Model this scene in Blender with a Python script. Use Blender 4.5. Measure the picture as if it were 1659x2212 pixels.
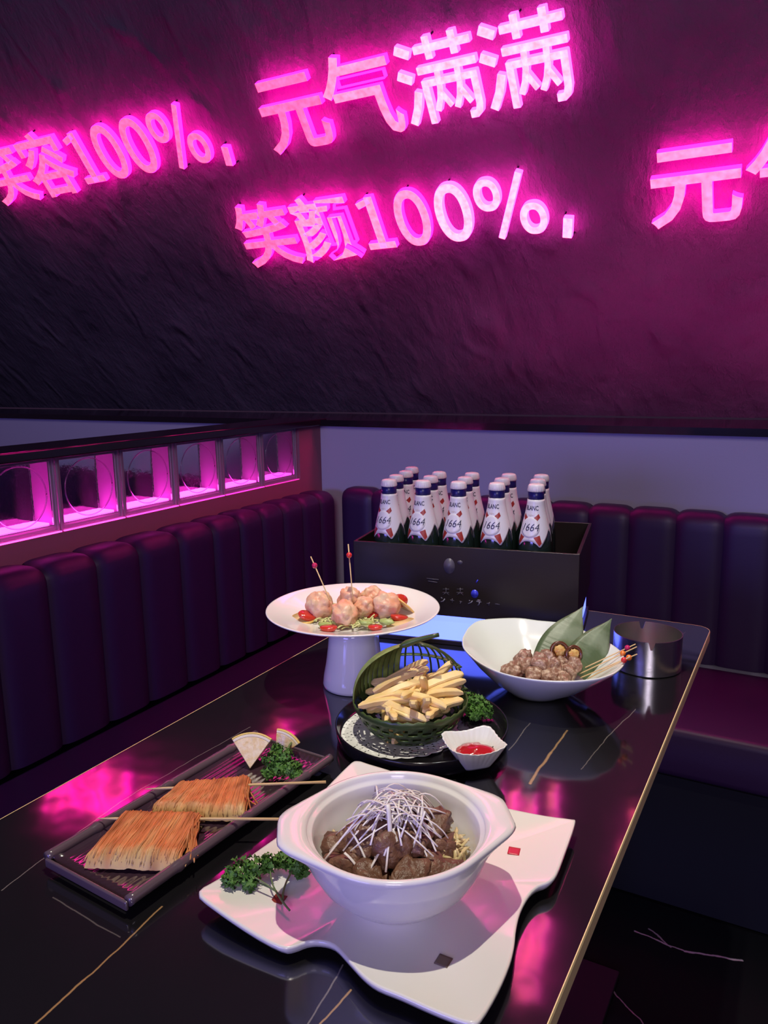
import bpy, bmesh, math, random
from mathutils import Vector, Matrix, noise, Euler
PI = math.pi
sc = bpy.context.scene
C = sc.collection
for o in list(bpy.data.objects):
    bpy.data.objects.remove(o)

# ------------------------------------------------------------------ camera
FPX, CX, CY = 1653.8, 829.5, 1106.0
PITCH, YAW, ROLL = [math.radians(a) for a in (10.41, 29.38, -0.91)]
EYE = Vector((0, 0, 1.25))
FWD = Vector((-math.sin(YAW)*math.cos(PITCH), math.cos(YAW)*math.cos(PITCH), -math.sin(PITCH)))
r0 = Vector((math.cos(YAW), math.sin(YAW), 0)); u0 = r0.cross(FWD)
RGT = math.cos(ROLL)*r0 + math.sin(ROLL)*u0
UPV = -math.sin(ROLL)*r0 + math.cos(ROLL)*u0
cam = bpy.data.cameras.new('camera'); cam.sensor_fit = 'VERTICAL'; cam.sensor_height = 36
cam.lens = FPX/2212*36; cam.clip_start = .02
camo = bpy.data.objects.new('camera', cam); C.objects.link(camo)
camo.matrix_world = Matrix(((RGT.x, UPV.x, -FWD.x, EYE.x), (RGT.y, UPV.y, -FWD.y, EYE.y), (RGT.z, UPV.z, -FWD.z, EYE.z), (0, 0, 0, 1)))
sc.camera = camo
def ray(px, py): return (px-CX)/FPX*RGT - (py-CY)/FPX*UPV + FWD
def at(px, py, z):
    v = ray(px, py); return EYE + v*((z-EYE.z)/v.z)
def aty(px, py, y):
    v = ray(px, py); return EYE + v*(y/v.y)

# ------------------------------------------------------------------ world, light, exposure
sc.view_settings.view_transform = 'Standard'; sc.view_settings.look = 'None'
sc.view_settings.gamma = 1; sc.view_settings.exposure = 0.0; sc.view_settings.use_curve_mapping = False
sc.cycles.use_denoising = True
sc.cycles.max_bounces = 8; sc.cycles.transmission_bounces = 8; sc.cycles.glossy_bounces = 4; sc.cycles.diffuse_bounces = 5
sc.cycles.caustics_refractive = False; sc.cycles.caustics_reflective = False
sc.cycles.sample_clamp_indirect = 6
w = bpy.data.worlds.new('world'); sc.world = w; w.use_nodes = True
w.node_tree.nodes['Background'].inputs[0].default_value = (.40, .20, .46, 1)
w.node_tree.nodes['Background'].inputs[1].default_value = 0.080
def lamp(name, kind, loc, aim, power, col, **k):
    l = bpy.data.lights.new(name, kind); l.energy = power; l.color = col
    for a, b in k.items(): setattr(l, a, b)
    o = bpy.data.objects.new(name, l); C.objects.link(o); o.location = loc
    o.rotation_euler = (Vector(aim)-Vector(loc)).to_track_quat('-Z', 'Y').to_euler(); return o
lamp('downlight', 'SPOT', (-.40, .66, 2.68), (-.34, .72, .75), 106, (1, .92, .75), spot_size=math.radians(44), spot_blend=.55, shadow_soft_size=.016)
lamp('downlight', 'SPOT', (-.30, 1.16, 2.40), (-.36, 1.20, .75), 32, (1, .93, .86), spot_size=math.radians(46), spot_blend=.7, shadow_soft_size=.016)
lamp('blue_room_light', 'AREA', (-.9, -2.4, 1.35), (-.5, 2.0, .9), 42, (.24, .22, 1.0), size=1.2, size_y=.5, shape='RECTANGLE')
lamp('room_fill', 'AREA', (1.2, -2.6, 2.4), (-.3, 1.6, .9), 46, (.86, .76, .95), size=1.0)  # unseen fill added behind the camera to lift walls and shadows

# ------------------------------------------------------------------ materials
def mat(name, col, rough=.5, metal=0, spec=.5, emit=None, es=0, trans=0, ior=1.45, coat=0, sss=0, vcol=False, var=None, bump=None, alpha=1):
    m = bpy.data.materials.new(name); m.use_nodes = True; nt = m.node_tree; b = nt.nodes['Principled BSDF']
    b.inputs['Base Color'].default_value = (*col, 1); b.inputs['Roughness'].default_value = rough; b.inputs['Metallic'].default_value = metal
    b.inputs['Specular IOR Level'].default_value = spec; b.inputs['IOR'].default_value = ior
    b.inputs['Transmission Weight'].default_value = trans; b.inputs['Coat Weight'].default_value = coat; b.inputs['Coat Roughness'].default_value = .05
    if sss: b.inputs['Subsurface Weight'].default_value = sss; b.inputs['Subsurface Radius'].default_value = (.012, .006, .003)
    if emit: b.inputs['Emission Color'].default_value = (*emit, 1); b.inputs['Emission Strength'].default_value = es
    N = nt.nodes.new; L = nt.links.new
    tc = N('ShaderNodeTexCoord')
    if vcol:
        a = N('ShaderNodeVertexColor'); a.layer_name = 'Col'; L(a.outputs['Color'], b.inputs['Base Color'])
    if var:   # (second colour, scale, low, high)
        n = N('ShaderNodeTexNoise'); n.inputs['Scale'].default_value = var[1]; n.inputs['Detail'].default_value = 5
        r = N('ShaderNodeMapRange'); r.inputs[1].default_value = var[2]; r.inputs[2].default_value = var[3]
        x = N('ShaderNodeMix'); x.data_type = 'RGBA'; x.inputs[6].default_value = (*col, 1); x.inputs[7].default_value = (*var[0], 1)
        L(tc.outputs['Object'], n.inputs['Vector']); L(n.outputs['Fac'], r.inputs[0]); L(r.outputs[0], x.inputs[0]); L(x.outputs[2], b.inputs['Base Color'])
    if bump:  # (scale, strength, distance[, stretch])
        n = N('ShaderNodeTexNoise'); n.inputs['Scale'].default_value = bump[0]; n.inputs['Detail'].default_value = 6
        if len(bump) > 3:
            mp = N('ShaderNodeMapping'); mp.inputs['Scale'].default_value = bump[3]; L(tc.outputs['Object'], mp.inputs[0]); L(mp.outputs[0], n.inputs['Vector'])
        else: L(tc.outputs['Object'], n.inputs['Vector'])
        bp = N('ShaderNodeBump'); bp.inputs['Strength'].default_value = bump[1]; bp.inputs['Distance'].default_value = bump[2]
        L(n.outputs['Fac'], bp.inputs['Height']); L(bp.outputs[0], b.inputs['Normal'])
    return m

def line_masks(nt, coord, segs):
    """veins: max over segments of a soft-edged line, coordinates in metres"""
    N = nt.nodes.new; L = nt.links.new; prev = None
    for (p0, p1, wd, st) in segs:
        p0 = Vector((*p0, 0)); p1 = Vector((*p1, 0)); ba = p1-p0
        s = N('ShaderNodeVectorMath'); s.operation = 'SUBTRACT'; L(coord, s.inputs[0]); s.inputs[1].default_value = p0
        d = N('ShaderNodeVectorMath'); d.operation = 'DOT_PRODUCT'; L(s.outputs[0], d.inputs[0]); d.inputs[1].default_value = ba/ba.length_squared
        wd *= .62; c = N('ShaderNodeClamp'); L(d.outputs['Value'], c.inputs[0])
        sc_ = N('ShaderNodeVectorMath'); sc_.operation = 'SCALE'; sc_.inputs[0].default_value = ba; L(c.outputs[0], sc_.inputs['Scale'])
        e = N('ShaderNodeVectorMath'); e.operation = 'DISTANCE'; L(s.outputs[0], e.inputs[0]); L(sc_.outputs[0], e.inputs[1])
        r = N('ShaderNodeMapRange'); r.inputs[1].default_value = wd; r.inputs[2].default_value = wd*.35; r.inputs[3].default_value = 0; r.inputs[4].default_value = st
        L(e.outputs['Value'], r.inputs[0])
        if prev is None: prev = r.outputs[0]
        else:
            mx = N('ShaderNodeMath'); mx.operation = 'MAXIMUM'; L(prev, mx.inputs[0]); L(r.outputs[0], mx.inputs[1]); prev = mx.outputs[0]
    return prev
def marble(name, base, groups, rough, wob=.007, spec=.5, coat=0, ior=1.45):
    m = mat(name, base, rough, spec=spec, coat=coat, ior=ior); nt = m.node_tree; b = nt.nodes['Principled BSDF']; N = nt.nodes.new; L = nt.links.new
    tc = N('ShaderNodeTexCoord'); n = N('ShaderNodeTexNoise'); n.inputs['Scale'].default_value = 22; n.inputs['Detail'].default_value = 4
    L(tc.outputs['Object'], n.inputs['Vector'])
    s = N('ShaderNodeVectorMath'); s.operation = 'SUBTRACT'; L(n.outputs['Color'], s.inputs[0]); s.inputs[1].default_value = (.5, .5, .5)
    k = N('ShaderNodeVectorMath'); k.operation = 'MULTIPLY'; L(s.outputs[0], k.inputs[0]); k.inputs[1].default_value = (wob, wob, 0)
    a = N('ShaderNodeVectorMath'); a.operation = 'ADD'; L(tc.outputs['Object'], a.inputs[0]); L(k.outputs[0], a.inputs[1])
    f = N('ShaderNodeVectorMath'); f.operation = 'MULTIPLY'; L(a.outputs[0], f.inputs[0]); f.inputs[1].default_value = (1, 1, 0)
    col = None
    for colr, segs in groups:
        mk = line_masks(nt, f.outputs[0], segs)
        x = N('ShaderNodeMix'); x.data_type = 'RGBA'; L(mk, x.inputs[0]); x.inputs[7].default_value = (*colr, 1)
        if col is None: x.inputs[6].default_value = (*base, 1)
        else: L(col, x.inputs[6])
        col = x.outputs[2]
    L(col, b.inputs['Base Color'])
    # very faint unevenness of the polish
    n2 = N('ShaderNodeTexNoise'); n2.inputs['Scale'].default_value = 9; n2.inputs['Detail'].default_value = 2; L(tc.outputs['Object'], n2.inputs['Vector'])
    bp = N('ShaderNodeBump'); bp.inputs['Strength'].default_value = .05; bp.inputs['Distance'].default_value = .02
    L(n2.outputs['Fac'], bp.inputs['Height']); L(bp.outputs[0], b.inputs['Normal'])
    return m

# ------------------------------------------------------------------ object helpers
def mesh(name, bm, smooth=True, recalc=True):
    if recalc: bmesh.ops.recalc_face_normals(bm, faces=bm.faces)
    me = bpy.data.meshes.new(name); bm.to_mesh(me); bm.free()
    if smooth:
        for p in me.polygons: p.use_smooth = True
    return me
def obj(name, bm, m, parent=None, smooth=True, bevel=0, loc=None, rot=None, auto=None, recalc=True):
    me = mesh(name, bm, smooth, recalc) if isinstance(bm, bmesh.types.BMesh) else bm
    o = bpy.data.objects.new(name, me); C.objects.link(o)
    if m and not me.materials: me.materials.append(m)
    if parent: o.parent = parent
    if loc is not None: o.location = loc
    if rot is not None: o.rotation_euler = rot
    if bevel:
        b = o.modifiers.new('bevel', 'BEVEL'); b.width = bevel; b.segments = 3; b.limit_method = 'ANGLE'; b.angle_limit = .6
    if auto: me.set_sharp_from_angle(angle=math.radians(auto))
    return o
def tag(o, label, cat, group=None):
    o['label'] = label; o['category'] = cat
    if group: o['group'] = group
    return o
def thing(name, label, cat, loc=(0, 0, 0), rz=0, group=None):
    o = bpy.data.objects.new(name, None); C.objects.link(o); o.empty_display_size = .05
    o.location = loc; o.rotation_euler = (0, 0, rz); return tag(o, label, cat, group)
def struct(name, bm, m, **k):
    o = obj(name, bm, m, **k); o['kind'] = 'structure'; return o
def copy_tree(o, parent=None):
    c = o.copy(); C.objects.link(c)
    if parent: c.parent = parent
    for ch in list(o.children): copy_tree(ch, c)
    return c
def box(bm, x0, x1, y0, y1, z0, z1):
    v = [bm.verts.new((x, y, z)) for x in (x0, x1) for y in (y0, y1) for z in (z0, z1)]
    for f in ((0, 1, 3, 2), (4, 6, 7, 5), (0, 4, 5, 1), (2, 3, 7, 6), (0, 2, 6, 4), (1, 5, 7, 3)): bm.faces.new([v[i] for i in f])
    return v
def B(*a):
    bm = bmesh.new(); box(bm, *a); return bm
def loft(bm, rings, closed=True, cap0=False, cap1=False):
    R = [[bm.verts.new(p) for p in r] for r in rings]; n = len(R[0])
    for a, b in zip(R, R[1:]):
        for i in range(n if closed else n-1):
            j = (i+1) % n; bm.faces.new((a[i], a[j], b[j], b[i]))
    if cap0: bm.faces.new(R[0][::-1])
    if cap1: bm.faces.new(R[-1])
    return R
def circ(r, z, n=48, cx=0, cy=0): return [(cx+r*math.cos(2*PI*i/n), cy+r*math.sin(2*PI*i/n), z) for i in range(n)]
def lathe(bm, prof, n=48, cx=0, cy=0, cap0=True, cap1=True):
    return loft(bm, [circ(max(r, 1e-4), z, n, cx, cy) for r, z in prof], True, cap0, cap1)
def tube(bm, pts, rad, n=8, flat=1.0, up=None):
    pts = [Vector(p) for p in pts]; rings = []; prevx = None
    for i, p in enumerate(pts):
        t = (pts[min(i+1, len(pts)-1)]-pts[max(i-1, 0)]).normalized()
        if prevx is None:
            a = Vector(up) if up else (Vector((0, 0, 1)) if abs(t.z) < .9 else Vector((1, 0, 0)))
            x = a.cross(t).normalized()
        else: x = (prevx - t*prevx.dot(t)).normalized()
        prevx = x; y = t.cross(x); r = rad[i] if isinstance(rad, (list, tuple)) else rad
        rings.append([p + x*math.cos(2*PI*k/n)*r + y*math.sin(2*PI*k/n)*r*flat for k in range(n)])
    return loft(bm, rings, True, True, True)
def T(*a, **k):
    bm = bmesh.new(); tube(bm, *a, **k); return bm
def LA(*a, **k):
    bm = bmesh.new(); lathe(bm, *a, **k); return bm
def bez(a, b, c, n=8):
    a, b, c = Vector(a), Vector(b), Vector(c)
    return [(1-t)**2*a + 2*t*(1-t)*b + t*t*c for t in [i/(n-1) for i in range(n)]]
def blob(seed, size, amp, freq, sub=3, squash=None):
    bm = bmesh.new(); bmesh.ops.create_icosphere(bm, subdivisions=sub, radius=1)
    off = Vector((seed*3.7, seed*1.3, seed*2.1))
    for v in bm.verts:
        d = v.co.normalized(); k = 1 + amp*noise.noise(d*freq+off) + amp*.45*noise.noise(d*freq*2.6+off)
        v.co = Vector((d.x*size[0]*k, d.y*size[1]*k, d.z*size[2]*k))
    return bm
def chunk(seed, size, amp=.18, freq=2.2):
    """rounded, uneven block"""
    bm = bmesh.new(); bmesh.ops.create_cube(bm, size=2)
    bmesh.ops.subdivide_edges(bm, edges=bm.edges, cuts=5, use_grid_fill=True)
    off = Vector((seed*5.1, seed*2.3, seed*1.7))
    for v in bm.verts:
        s = v.co.normalized(); p = v.co*.55 + s*.62
        p *= 1 + amp*noise.noise(s*freq+off) + amp*.5*noise.noise(s*freq*3+off)
        v.co = Vector((p.x*size[0], p.y*size[1], p.z*size[2]))
    return bm
def prism(bm, outline, z0, z1):
    return loft(bm, [[(x, y, z0) for x, y in outline], [(x, y, z1) for x, y in outline]], True, True, True)
def text_mesh(s, size, extrude=0, offset=0, bevel=0, shear=0, align='LEFT', res=4):
    c = bpy.data.curves.new('text', 'FONT'); c.body = s; c.size = size; c.extrude = extrude; c.offset = offset; c.bevel_depth = bevel
    c.bevel_resolution = 1; c.shear = shear; c.align_x = align; c.resolution_u = res
    o = bpy.data.objects.new('text', c); C.objects.link(o)
    dg = bpy.context.evaluated_depsgraph_get(); me = bpy.data.meshes.new_from_object(o.evaluated_get(dg))
    bpy.data.objects.remove(o); bpy.data.curves.remove(c); me.materials.clear(); return me

# ------------------------------------------------------------------ key dimensions (metres)
ZT = .75                               # table top
TX0, TX1, TY0, TY1 = -.785, -.145, .10, 1.552
WALL_Y, PART_X = 2.222, -1.50          # back wall, front of the glass-block partition
SEAT_Z, BACK_Z = .45, .869
LX, BY = -1.38, 2.14                   # fronts of the left and back backrests

M = {}
M['stone'] = mat('split_stone', (.060, .050, .058), .62, spec=.35)
nt = M['stone'].node_tree; N = nt.nodes.new; L = nt.links.new; b = nt.nodes['Principled BSDF']
tc = N('ShaderNodeTexCoord'); mp = N('ShaderNodeMapping'); mp.inputs['Rotation'].default_value = (0, 0, math.radians(24)); mp.inputs['Scale'].default_value = (2.1, 1, 1)
L(tc.outputs['Object'], mp.inputs[0])
n1 = N('ShaderNodeTexNoise'); n1.inputs['Scale'].default_value = 5.5; n1.inputs['Detail'].default_value = 9; n1.inputs['Roughness'].default_value = .62; n1.inputs['Distortion'].default_value = .5
try: n1.noise_type = 'RIDGED_MULTIFRACTAL'
except Exception: pass
n2 = N('ShaderNodeTexNoise'); n2.inputs['Scale'].default_value = 17; n2.inputs['Detail'].default_value = 8; n2.inputs['Roughness'].default_value = .65
L(mp.outputs[0], n1.inputs['Vector']); L(mp.outputs[0], n2.inputs['Vector'])
mx = N('ShaderNodeMath'); mx.operation = 'MULTIPLY_ADD'; L(n2.outputs['Fac'], mx.inputs[0]); mx.inputs[1].default_value = .55; L(n1.outputs['Fac'], mx.inputs[2])
bp = N('ShaderNodeBump'); bp.inputs['Strength'].default_value = 1.0; bp.inputs['Distance'].default_value = .04; L(mx.outputs[0], bp.inputs['Height']); L(bp.outputs[0], b.inputs['Normal'])
n3 = N('ShaderNodeTexNoise'); n3.inputs['Scale'].default_value = 2.4; n3.inputs['Detail'].default_value = 6; L(tc.outputs['Object'], n3.inputs['Vector'])
cr = N('ShaderNodeMapRange'); cr.inputs[1].default_value = .35; cr.inputs[2].default_value = .7; L(n3.outputs['Fac'], cr.inputs[0])
mxc = N('ShaderNodeMix'); mxc.data_type = 'RGBA'; mxc.inputs[6].default_value = (.125, .102, .122, 1); mxc.inputs[7].default_value = (.064, .055, .072, 1); L(cr.outputs[0], mxc.inputs[0]); L(mxc.outputs[2], b.inputs['Base Color'])

M['wall'] = mat('grey_plaster', (.56, .50, .58), .85, spec=.2, bump=(260, .12, .002))
M['plaster'] = mat('partition_plaster', (.34, .13, .17), .8, spec=.2, bump=(200, .1, .002))
M['black_gloss'] = mat('black_gloss_trim', (.012, .011, .014), .10, spec=.6)
M['leather'] = mat('dark_leather', (.036, .012, .056), .46, spec=.6, bump=(420, .12, .0012))
M['black'] = mat('matt_black', (.012, .012, .018), .6, spec=.2)
M['ceil'] = mat('dark_ceiling', (.03, .03, .035), .9)
gold = (.46, .27, .11)
def loc2(px, py): p = at(px, py, ZT); return (p.x, p.y)
V = lambda a, b_, wd, st: (loc2(*a), loc2(*b_), wd, st)
M['marble'] = marble('black_gold_marble', (.0085, .0080, .0090), [
    (gold, [V((78, 2212), (182, 2115), .0022, .8), V((182, 2115), (352, 1958), .0019, .75), V((1226, 1578), (1190, 1625), .0030, .7), V((1190, 1625), (1144, 1692), .0040, .8), V((690, 2211), (758, 2138), .0020, .9)]),
    ((.30, .26, .24), [V((0, 1925), (262, 1730), .0014, .6), V((262, 1730), (540, 1570), .0014, .5), V((1372, 1532), (1305, 1600), .0017, .45), V((1305, 1600), (1256, 1662), .0015, .4), V((1145, 1562), (1100, 1620), .0018, .45),
      V((664, 2211), (742, 2086), .0016, .6), V((114, 1939), (257, 2025), .0016, .30), V((1480, 1365), (1440, 1395), .0016, .3)])], .088, spec=.5, ior=2.2)
M['floor'] = marble('black_white_marble_floor', (.006, .006, .007), [
    ((.55, .50, .52), [((-.27, 1.60), (-.16, 1.585), .004, .8), ((-.16, 1.585), (-.05, 1.62), .006, .9), ((-.24, 1.62), (-.19, 1.585), .004, .6), ((.0, 1.68), (.35, 1.72), .004, .6), ((-.29, 1.42), (-.18, 1.33), .003, .4), ((.02, 1.80), (.06, 1.81), .003, .6)])], .12, wob=.02)
M['brass'] = mat('polished_brass', (1.0, .84, .42), .40, metal=.15)
M['steel'] = mat('brushed_steel', (.62, .60, .60), .24, metal=1, bump=(60, .10, .001, (1, 1, 30)))
M['white'] = mat('white_glaze', (.74, .72, .67), .16, spec=.5, coat=.3)
M['white2'] = mat('white_porcelain', (.80, .78, .77), .12, spec=.5, coat=.3)
M['celadon'] = mat('pale_glaze', (.74, .77, .74), .14, spec=.5, coat=.3)

# ------------------------------------------------------------------ setting
bm = bmesh.new(); box(bm, -5.8, 1.8, -3, 2.222, -.05, 0); struct('floor', bm, M['floor'], smooth=False)
struct('wall_back', B(-5.8, 1.8, WALL_Y, WALL_Y+.12, 0, 1.069), M['wall'], smooth=False)
# sloping stone-clad soffit that rises from the ledge over the table
SL = math.radians(52.5)
SDIR = Vector((0, -math.cos(SL), math.sin(SL))); SN = Vector((0, -math.sin(SL), -math.cos(SL)))
SGN = EYE + (Vector((0, 2.21, 1.085))-EYE)*1.24    # plane of the letters' fronts
SP0 = SGN - SN*.036          # a point of the stone face; the letters' fronts stand 34 mm proud
bm = bmesh.new()
box(bm, -5.8, 1.8, .02, 2.2, -.06, 0)
soff = struct('wall_upper', bm, M['stone'], smooth=False)
soff.matrix_world = Matrix(((1, SDIR.x, SN.x, SP0.x), (0, SDIR.y, SN.y, SP0.y), (0, SDIR.z, SN.z, SP0.z), (0, 0, 0, 1)))
ytop = (SP0+SDIR*2.2).y
struct('ceiling', B(-5.8, 1.8, -3, ytop+.02, 2.83, 2.9), M['ceil'], smooth=False)
bm = bmesh.new(); box(bm, -5.8, 1.8, 2.186, 2.86, 1.070, 1.080); box(bm, -5.8, 1.8, 2.178, 2.186, 1.070, 1.091)
struct('trim_1', bm, M['black_gloss'], smooth=False)
o = tag(obj('led_strip', B(-.98, 1.2, 2.192, 2.204, 1.0803, 1.0850), mat('ledge_led', (1, .1, .5), .5, emit=(1, .03, .42), es=85), smooth=False), 'magenta LED strip hidden behind the lip of the black ledge', 'light strip')  # unseen strip, added to give the magenta glow low on the stone
# partition with glass blocks
YE = 2.094; BW = .1885; NB = 8; yb0 = YE-NB*BW
bm = bmesh.new()
box(bm, PART_X-.10, PART_X, -3, WALL_Y, 0, .896)
box(bm, PART_X-.10, PART_X, YE, WALL_Y, .896, 1.072)
box(bm, PART_X-.10, PART_X, -3, yb0, .896, 1.072)
struct('wall_left', bm, M['plaster'], smooth=False)
struct('trim_2', B(PART_X-.135, PART_X+.032, -3, WALL_Y-.005, 1.072, 1.094), M['black_gloss'], smooth=False, bevel=.003)

# ------------------------------------------------------------------ glass blocks
M['block'] = mat('frosted_glass_rim', (.88, .84, .90), .32, spec=.5, trans=.6, bump=(60, .3, .003))
nt = M['block'].node_tree; tr = nt.nodes.new('ShaderNodeBsdfTranslucent'); tr.inputs[0].default_value = (.85, .80, .88, 1); ms = nt.nodes.new('ShaderNodeMixShader'); ms.inputs[0].default_value = .35
nt.links.new(nt.nodes['Principled BSDF'].outputs[0], ms.inputs[1]); nt.links.new(tr.outputs[0], ms.inputs[2]); nt.links.new(ms.outputs[0], nt.nodes['Material Output'].inputs[0])
M['pane'] = mat('clear_glass', (.93, .93, .97), .03, trans=1, ior=1.45, bump=(14, .10, .01))
LED = [mat('magenta_led', (1, .1, .6), .5, emit=(1, .035, .62), es=e) for e in (5, 9, 14, 20, 27, 34, 34, 34)]   # the strip weakens towards the far end
M['led'] = LED[0]
LED2 = [mat('magenta_led_line', (1, .1, .6), .5, emit=(1, .035, .5), es=e*.22) for e in (5, 9, 14, 20, 27, 34, 34, 34)]
def glass_block():
    t = thing('glass_block', 'x', 'glass block')
    # local: y along the wall 0..BW, x depth -.08..0, z 0..h
    h, wd, th = .176, BW-.004, .011
    bm = bmesh.new()
    for st, (x0, x1) in ((0, (-.086, -.006)), ):
        box(bm, x0, x1, 0, th, 0, h); box(bm, x0, x1, wd-th, wd, 0, h); box(bm, x0, x1, th, wd-th, 0, th*1.6); box(bm, x0, x1, th, wd-th, h-th, h)
    obj('rim', bm, M['block'], t, smooth=False, bevel=.0015)
    bm = bmesh.new()
    for k, (i, d) in enumerate(((.0, .004), (.006, .0015))):          # stepped front flange
        a = i; c = i+.0055
        box(bm, -.006, -.006+d, a, c, a, h-a); box(bm, -.006, -.006+d, wd-c, wd-a, a, h-a); box(bm, -.006, -.006+d, c, wd-c, a, c); box(bm, -.006, -.006+d, c, wd-c, h-c, h-a)
    obj('front_flange', bm, M['block'], t, smooth=False, bevel=.001)
    f = obj('front_pane', B(-.014, -.008, th+.0005, wd-th-.0005, th*1.6+.0005, h-th-.0005), M['pane'], t, smooth=False)
    obj('back_pane', B(-.082, -.076, th+.0005, wd-th-.0005, th*1.6+.0005, h-th-.0005), M['pane'], t, smooth=False)
    bm = bmesh.new(); cy, cz, r = wd/2, h/2+.004, .069
    tube(bm, [(-.0078, cy+r*math.cos(a), cz+r*math.sin(a)) for a in [2*PI*i/48 for i in range(49)]], .0016, n=6)
    obj('ring_groove', bm, M['pane'], t)
    obj('led_strip', B(-.070, -.016, th+.008, wd-th-.008, th*1.6+.001, th*1.6+.005), M['led'], t, smooth=False)
    obj('led_line', B(.0015, .0065, .002, wd-.002, .0003, .0026), M['led'], t, smooth=False)
    return t
gb = glass_block()
place = ['nearest the back wall', 'second from the far end', 'third from the far end', 'fourth from the far end', 'fifth from the far end', 'nearest in view, cut by the left edge', 'just outside the left edge, seventh from back', 'outside the left edge, eighth from back']
for i in range(NB):
    o = gb if i == 0 else copy_tree(gb)
    o.location = (PART_X-.008, YE-(i+1)*BW+.002, .896)
    for ch in o.children:
        if ch.name.startswith('led'): ch.material_slots[0].link = 'OBJECT'; ch.material_slots[0].material = (LED2 if 'line' in ch.name else LED)[i]
    tag(o, 'square glass block in the partition, '+place[i], 'glass block', 'glass blocks in the partition')

# ------------------------------------------------------------------ booth benches
def channel(bm, w, z0=SEAT_Z+.002, zt=BACK_Z, dep=.10):
    """one padded upright channel, u along x (0..w), front faces -y at y=0, back at y=dep"""
    prof = [(0, z0, 0), (0, z0+.12, 0), (0, zt-.12, 0), (0, zt-.055, 0)]
    R = .042
    for k in range(1, 9):
        a = k/8*PI/2; prof.append((R-R*math.cos(a), zt-R+R*math.sin(a), 0))
    prof += [(dep*.7, zt, 0), (dep, zt-.004, 0)]
    nu = 13; rows = []
    for i in range(nu):
        u = i/(nu-1); e = min(u, 1-u)/.5; puff = .011*(1-math.sqrt(max(0, 1-(1-e)**6)) if e < 1 else 0)
        s = 1-(1-e)**5; ins = .0125*(1-s)
        row = []
        for j, (y, z, _) in enumerate(prof):
            cy = min(1, max(0, (j-3)/8)); ny, nz = -math.cos(cy*PI/2), math.sin(cy*PI/2)
            row.append((u*w, y-ny*ins, z-nz*ins))
        rows.append(row)
    loft(bm, rows, closed=False)
    # sides and back so that it is a solid pad
    bmesh.ops.holes_fill(bm, edges=[e for e in bm.edges if e.is_boundary], sides=0)
def bench(label, origin, rz, bounds, depth, seat_w, base_h=.33, inset=.05):
    t = thing('booth_bench', label, 'bench', origin, rz)
    for a, b_ in zip(bounds, bounds[1:]):
        bm = bmesh.new(); channel(bm, b_-a); o = obj('backrest_channel', bm, M['leather'], t, loc=(a, 0, 0), auto=60)
    s0, s1 = seat_w
    bm = bmesh.new(); box(bm, s0, s1, -depth, -.002, base_h, SEAT_Z)
    obj('seat_cushion', bm, M['leather'], t, bevel=.018)
    obj('base', B(s0, s1, -depth+.012, .07, .004, base_h-.002), M['black'], t, smooth=False)
    obj('back_board', B(bounds[0], bounds[-1], .098, .112 if rz else .079, base_h, BACK_Z-.03), M['black'], t, smooth=False) if rz else None
    return t
xs = sorted([-.544-.119*k for k in range(1, 7)] + [-.544, -.430, -.307, -.188] + [-.188+.119*k for k in range(1, 14)]); xs = [-1.372] + xs
# back bench: local x = world x, front faces -Y
bmB = bench('long dark leather booth bench against the back wall, behind the beer crate', (0, BY, 0), 0, xs, .43, (-.93, 1.36))


ys = [-.36, -.235, -.11, .015, .14, .265, .39, .515, .64, .765, .89, 1.015, 1.145, 1.27, 1.405, 1.532, 1.642, 1.742, 1.846, 1.946, 2.046, 2.128]
# left bench: local x -> world -Y? front faces +X : rotate by +90deg, local x = world y, local y = world -x
bmL = bench('dark leather booth bench along the glass-block partition, left of the table', (LX, 0, 0), PI/2, ys, .445, (-.36, 2.136))
# the neighbouring booth seen through the glass blocks
bmN = bench('dark leather bench of the next booth, seen through the glass blocks', (-3.4, BY, 0), 0, [.0+.17*k for k in range(11)], .43, (0, 1.7))

for root in (bmB, bmN):
    for ch in root.children:
        if ch.name.startswith('backrest'): ch.scale = (1, .76, 1)
for ch in bmL.children:
    if ch.name.startswith('backrest'): ch.scale = (1, 1, .98); ch.location.z = SEAT_Z*.02
# ------------------------------------------------------------------ neon sign letters
def letter_mats(k, f, s):
    face = mat('lit_face_'+k, (.8, .3, .5), .4, emit=f, es=1.0); side = mat('lit_side_'+k, (.8, .1, .4), .4, emit=s, es=1.0)
    nt = face.node_tree; b = nt.nodes['Principled BSDF']; tc = nt.nodes.new('ShaderNodeTexCoord'); n = nt.nodes.new('ShaderNodeTexNoise'); n.inputs['Scale'].default_value = 55
    r = nt.nodes.new('ShaderNodeMapRange'); r.inputs[1].default_value = .3; r.inputs[2].default_value = .7; r.inputs[3].default_value = .72; r.inputs[4].default_value = 1.3
    nt.links.new(tc.outputs['Object'], n.inputs['Vector']); nt.links.new(n.outputs['Fac'], r.inputs[0]); nt.links.new(r.outputs[0], b.inputs['Emission Strength'])
    return face, side
SIDE = (19, .06, 7.6)
MK = {'a': letter_mats('pink', (3.0, .15, .42), SIDE), 'b': letter_mats('light_pink', (3.6, .30, .54), SIDE), 'c': letter_mats('pale', (4.2, .60, .78), (15, .30, 7.5))}
EM = .192*1.24
def stroke(bm, pts, w):
    """flat bar following pts, mitred, as a closed outline"""
    P = [Vector((*p, 0)) for p in pts]; l, r = [], []
    for i, p in enumerate(P):
        t = (P[min(i+1, len(P)-1)]-P[max(i-1, 0)]).normalized(); n = Vector((-t.y, t.x, 0)); l.append(p+n*w/2); r.append(p-n*w/2)
    loft(bm, [[a, b_, b_+Vector((0, 0, .022)), a+Vector((0, 0, .022))] for a, b_ in zip(l, r)], True, True, True)
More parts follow.
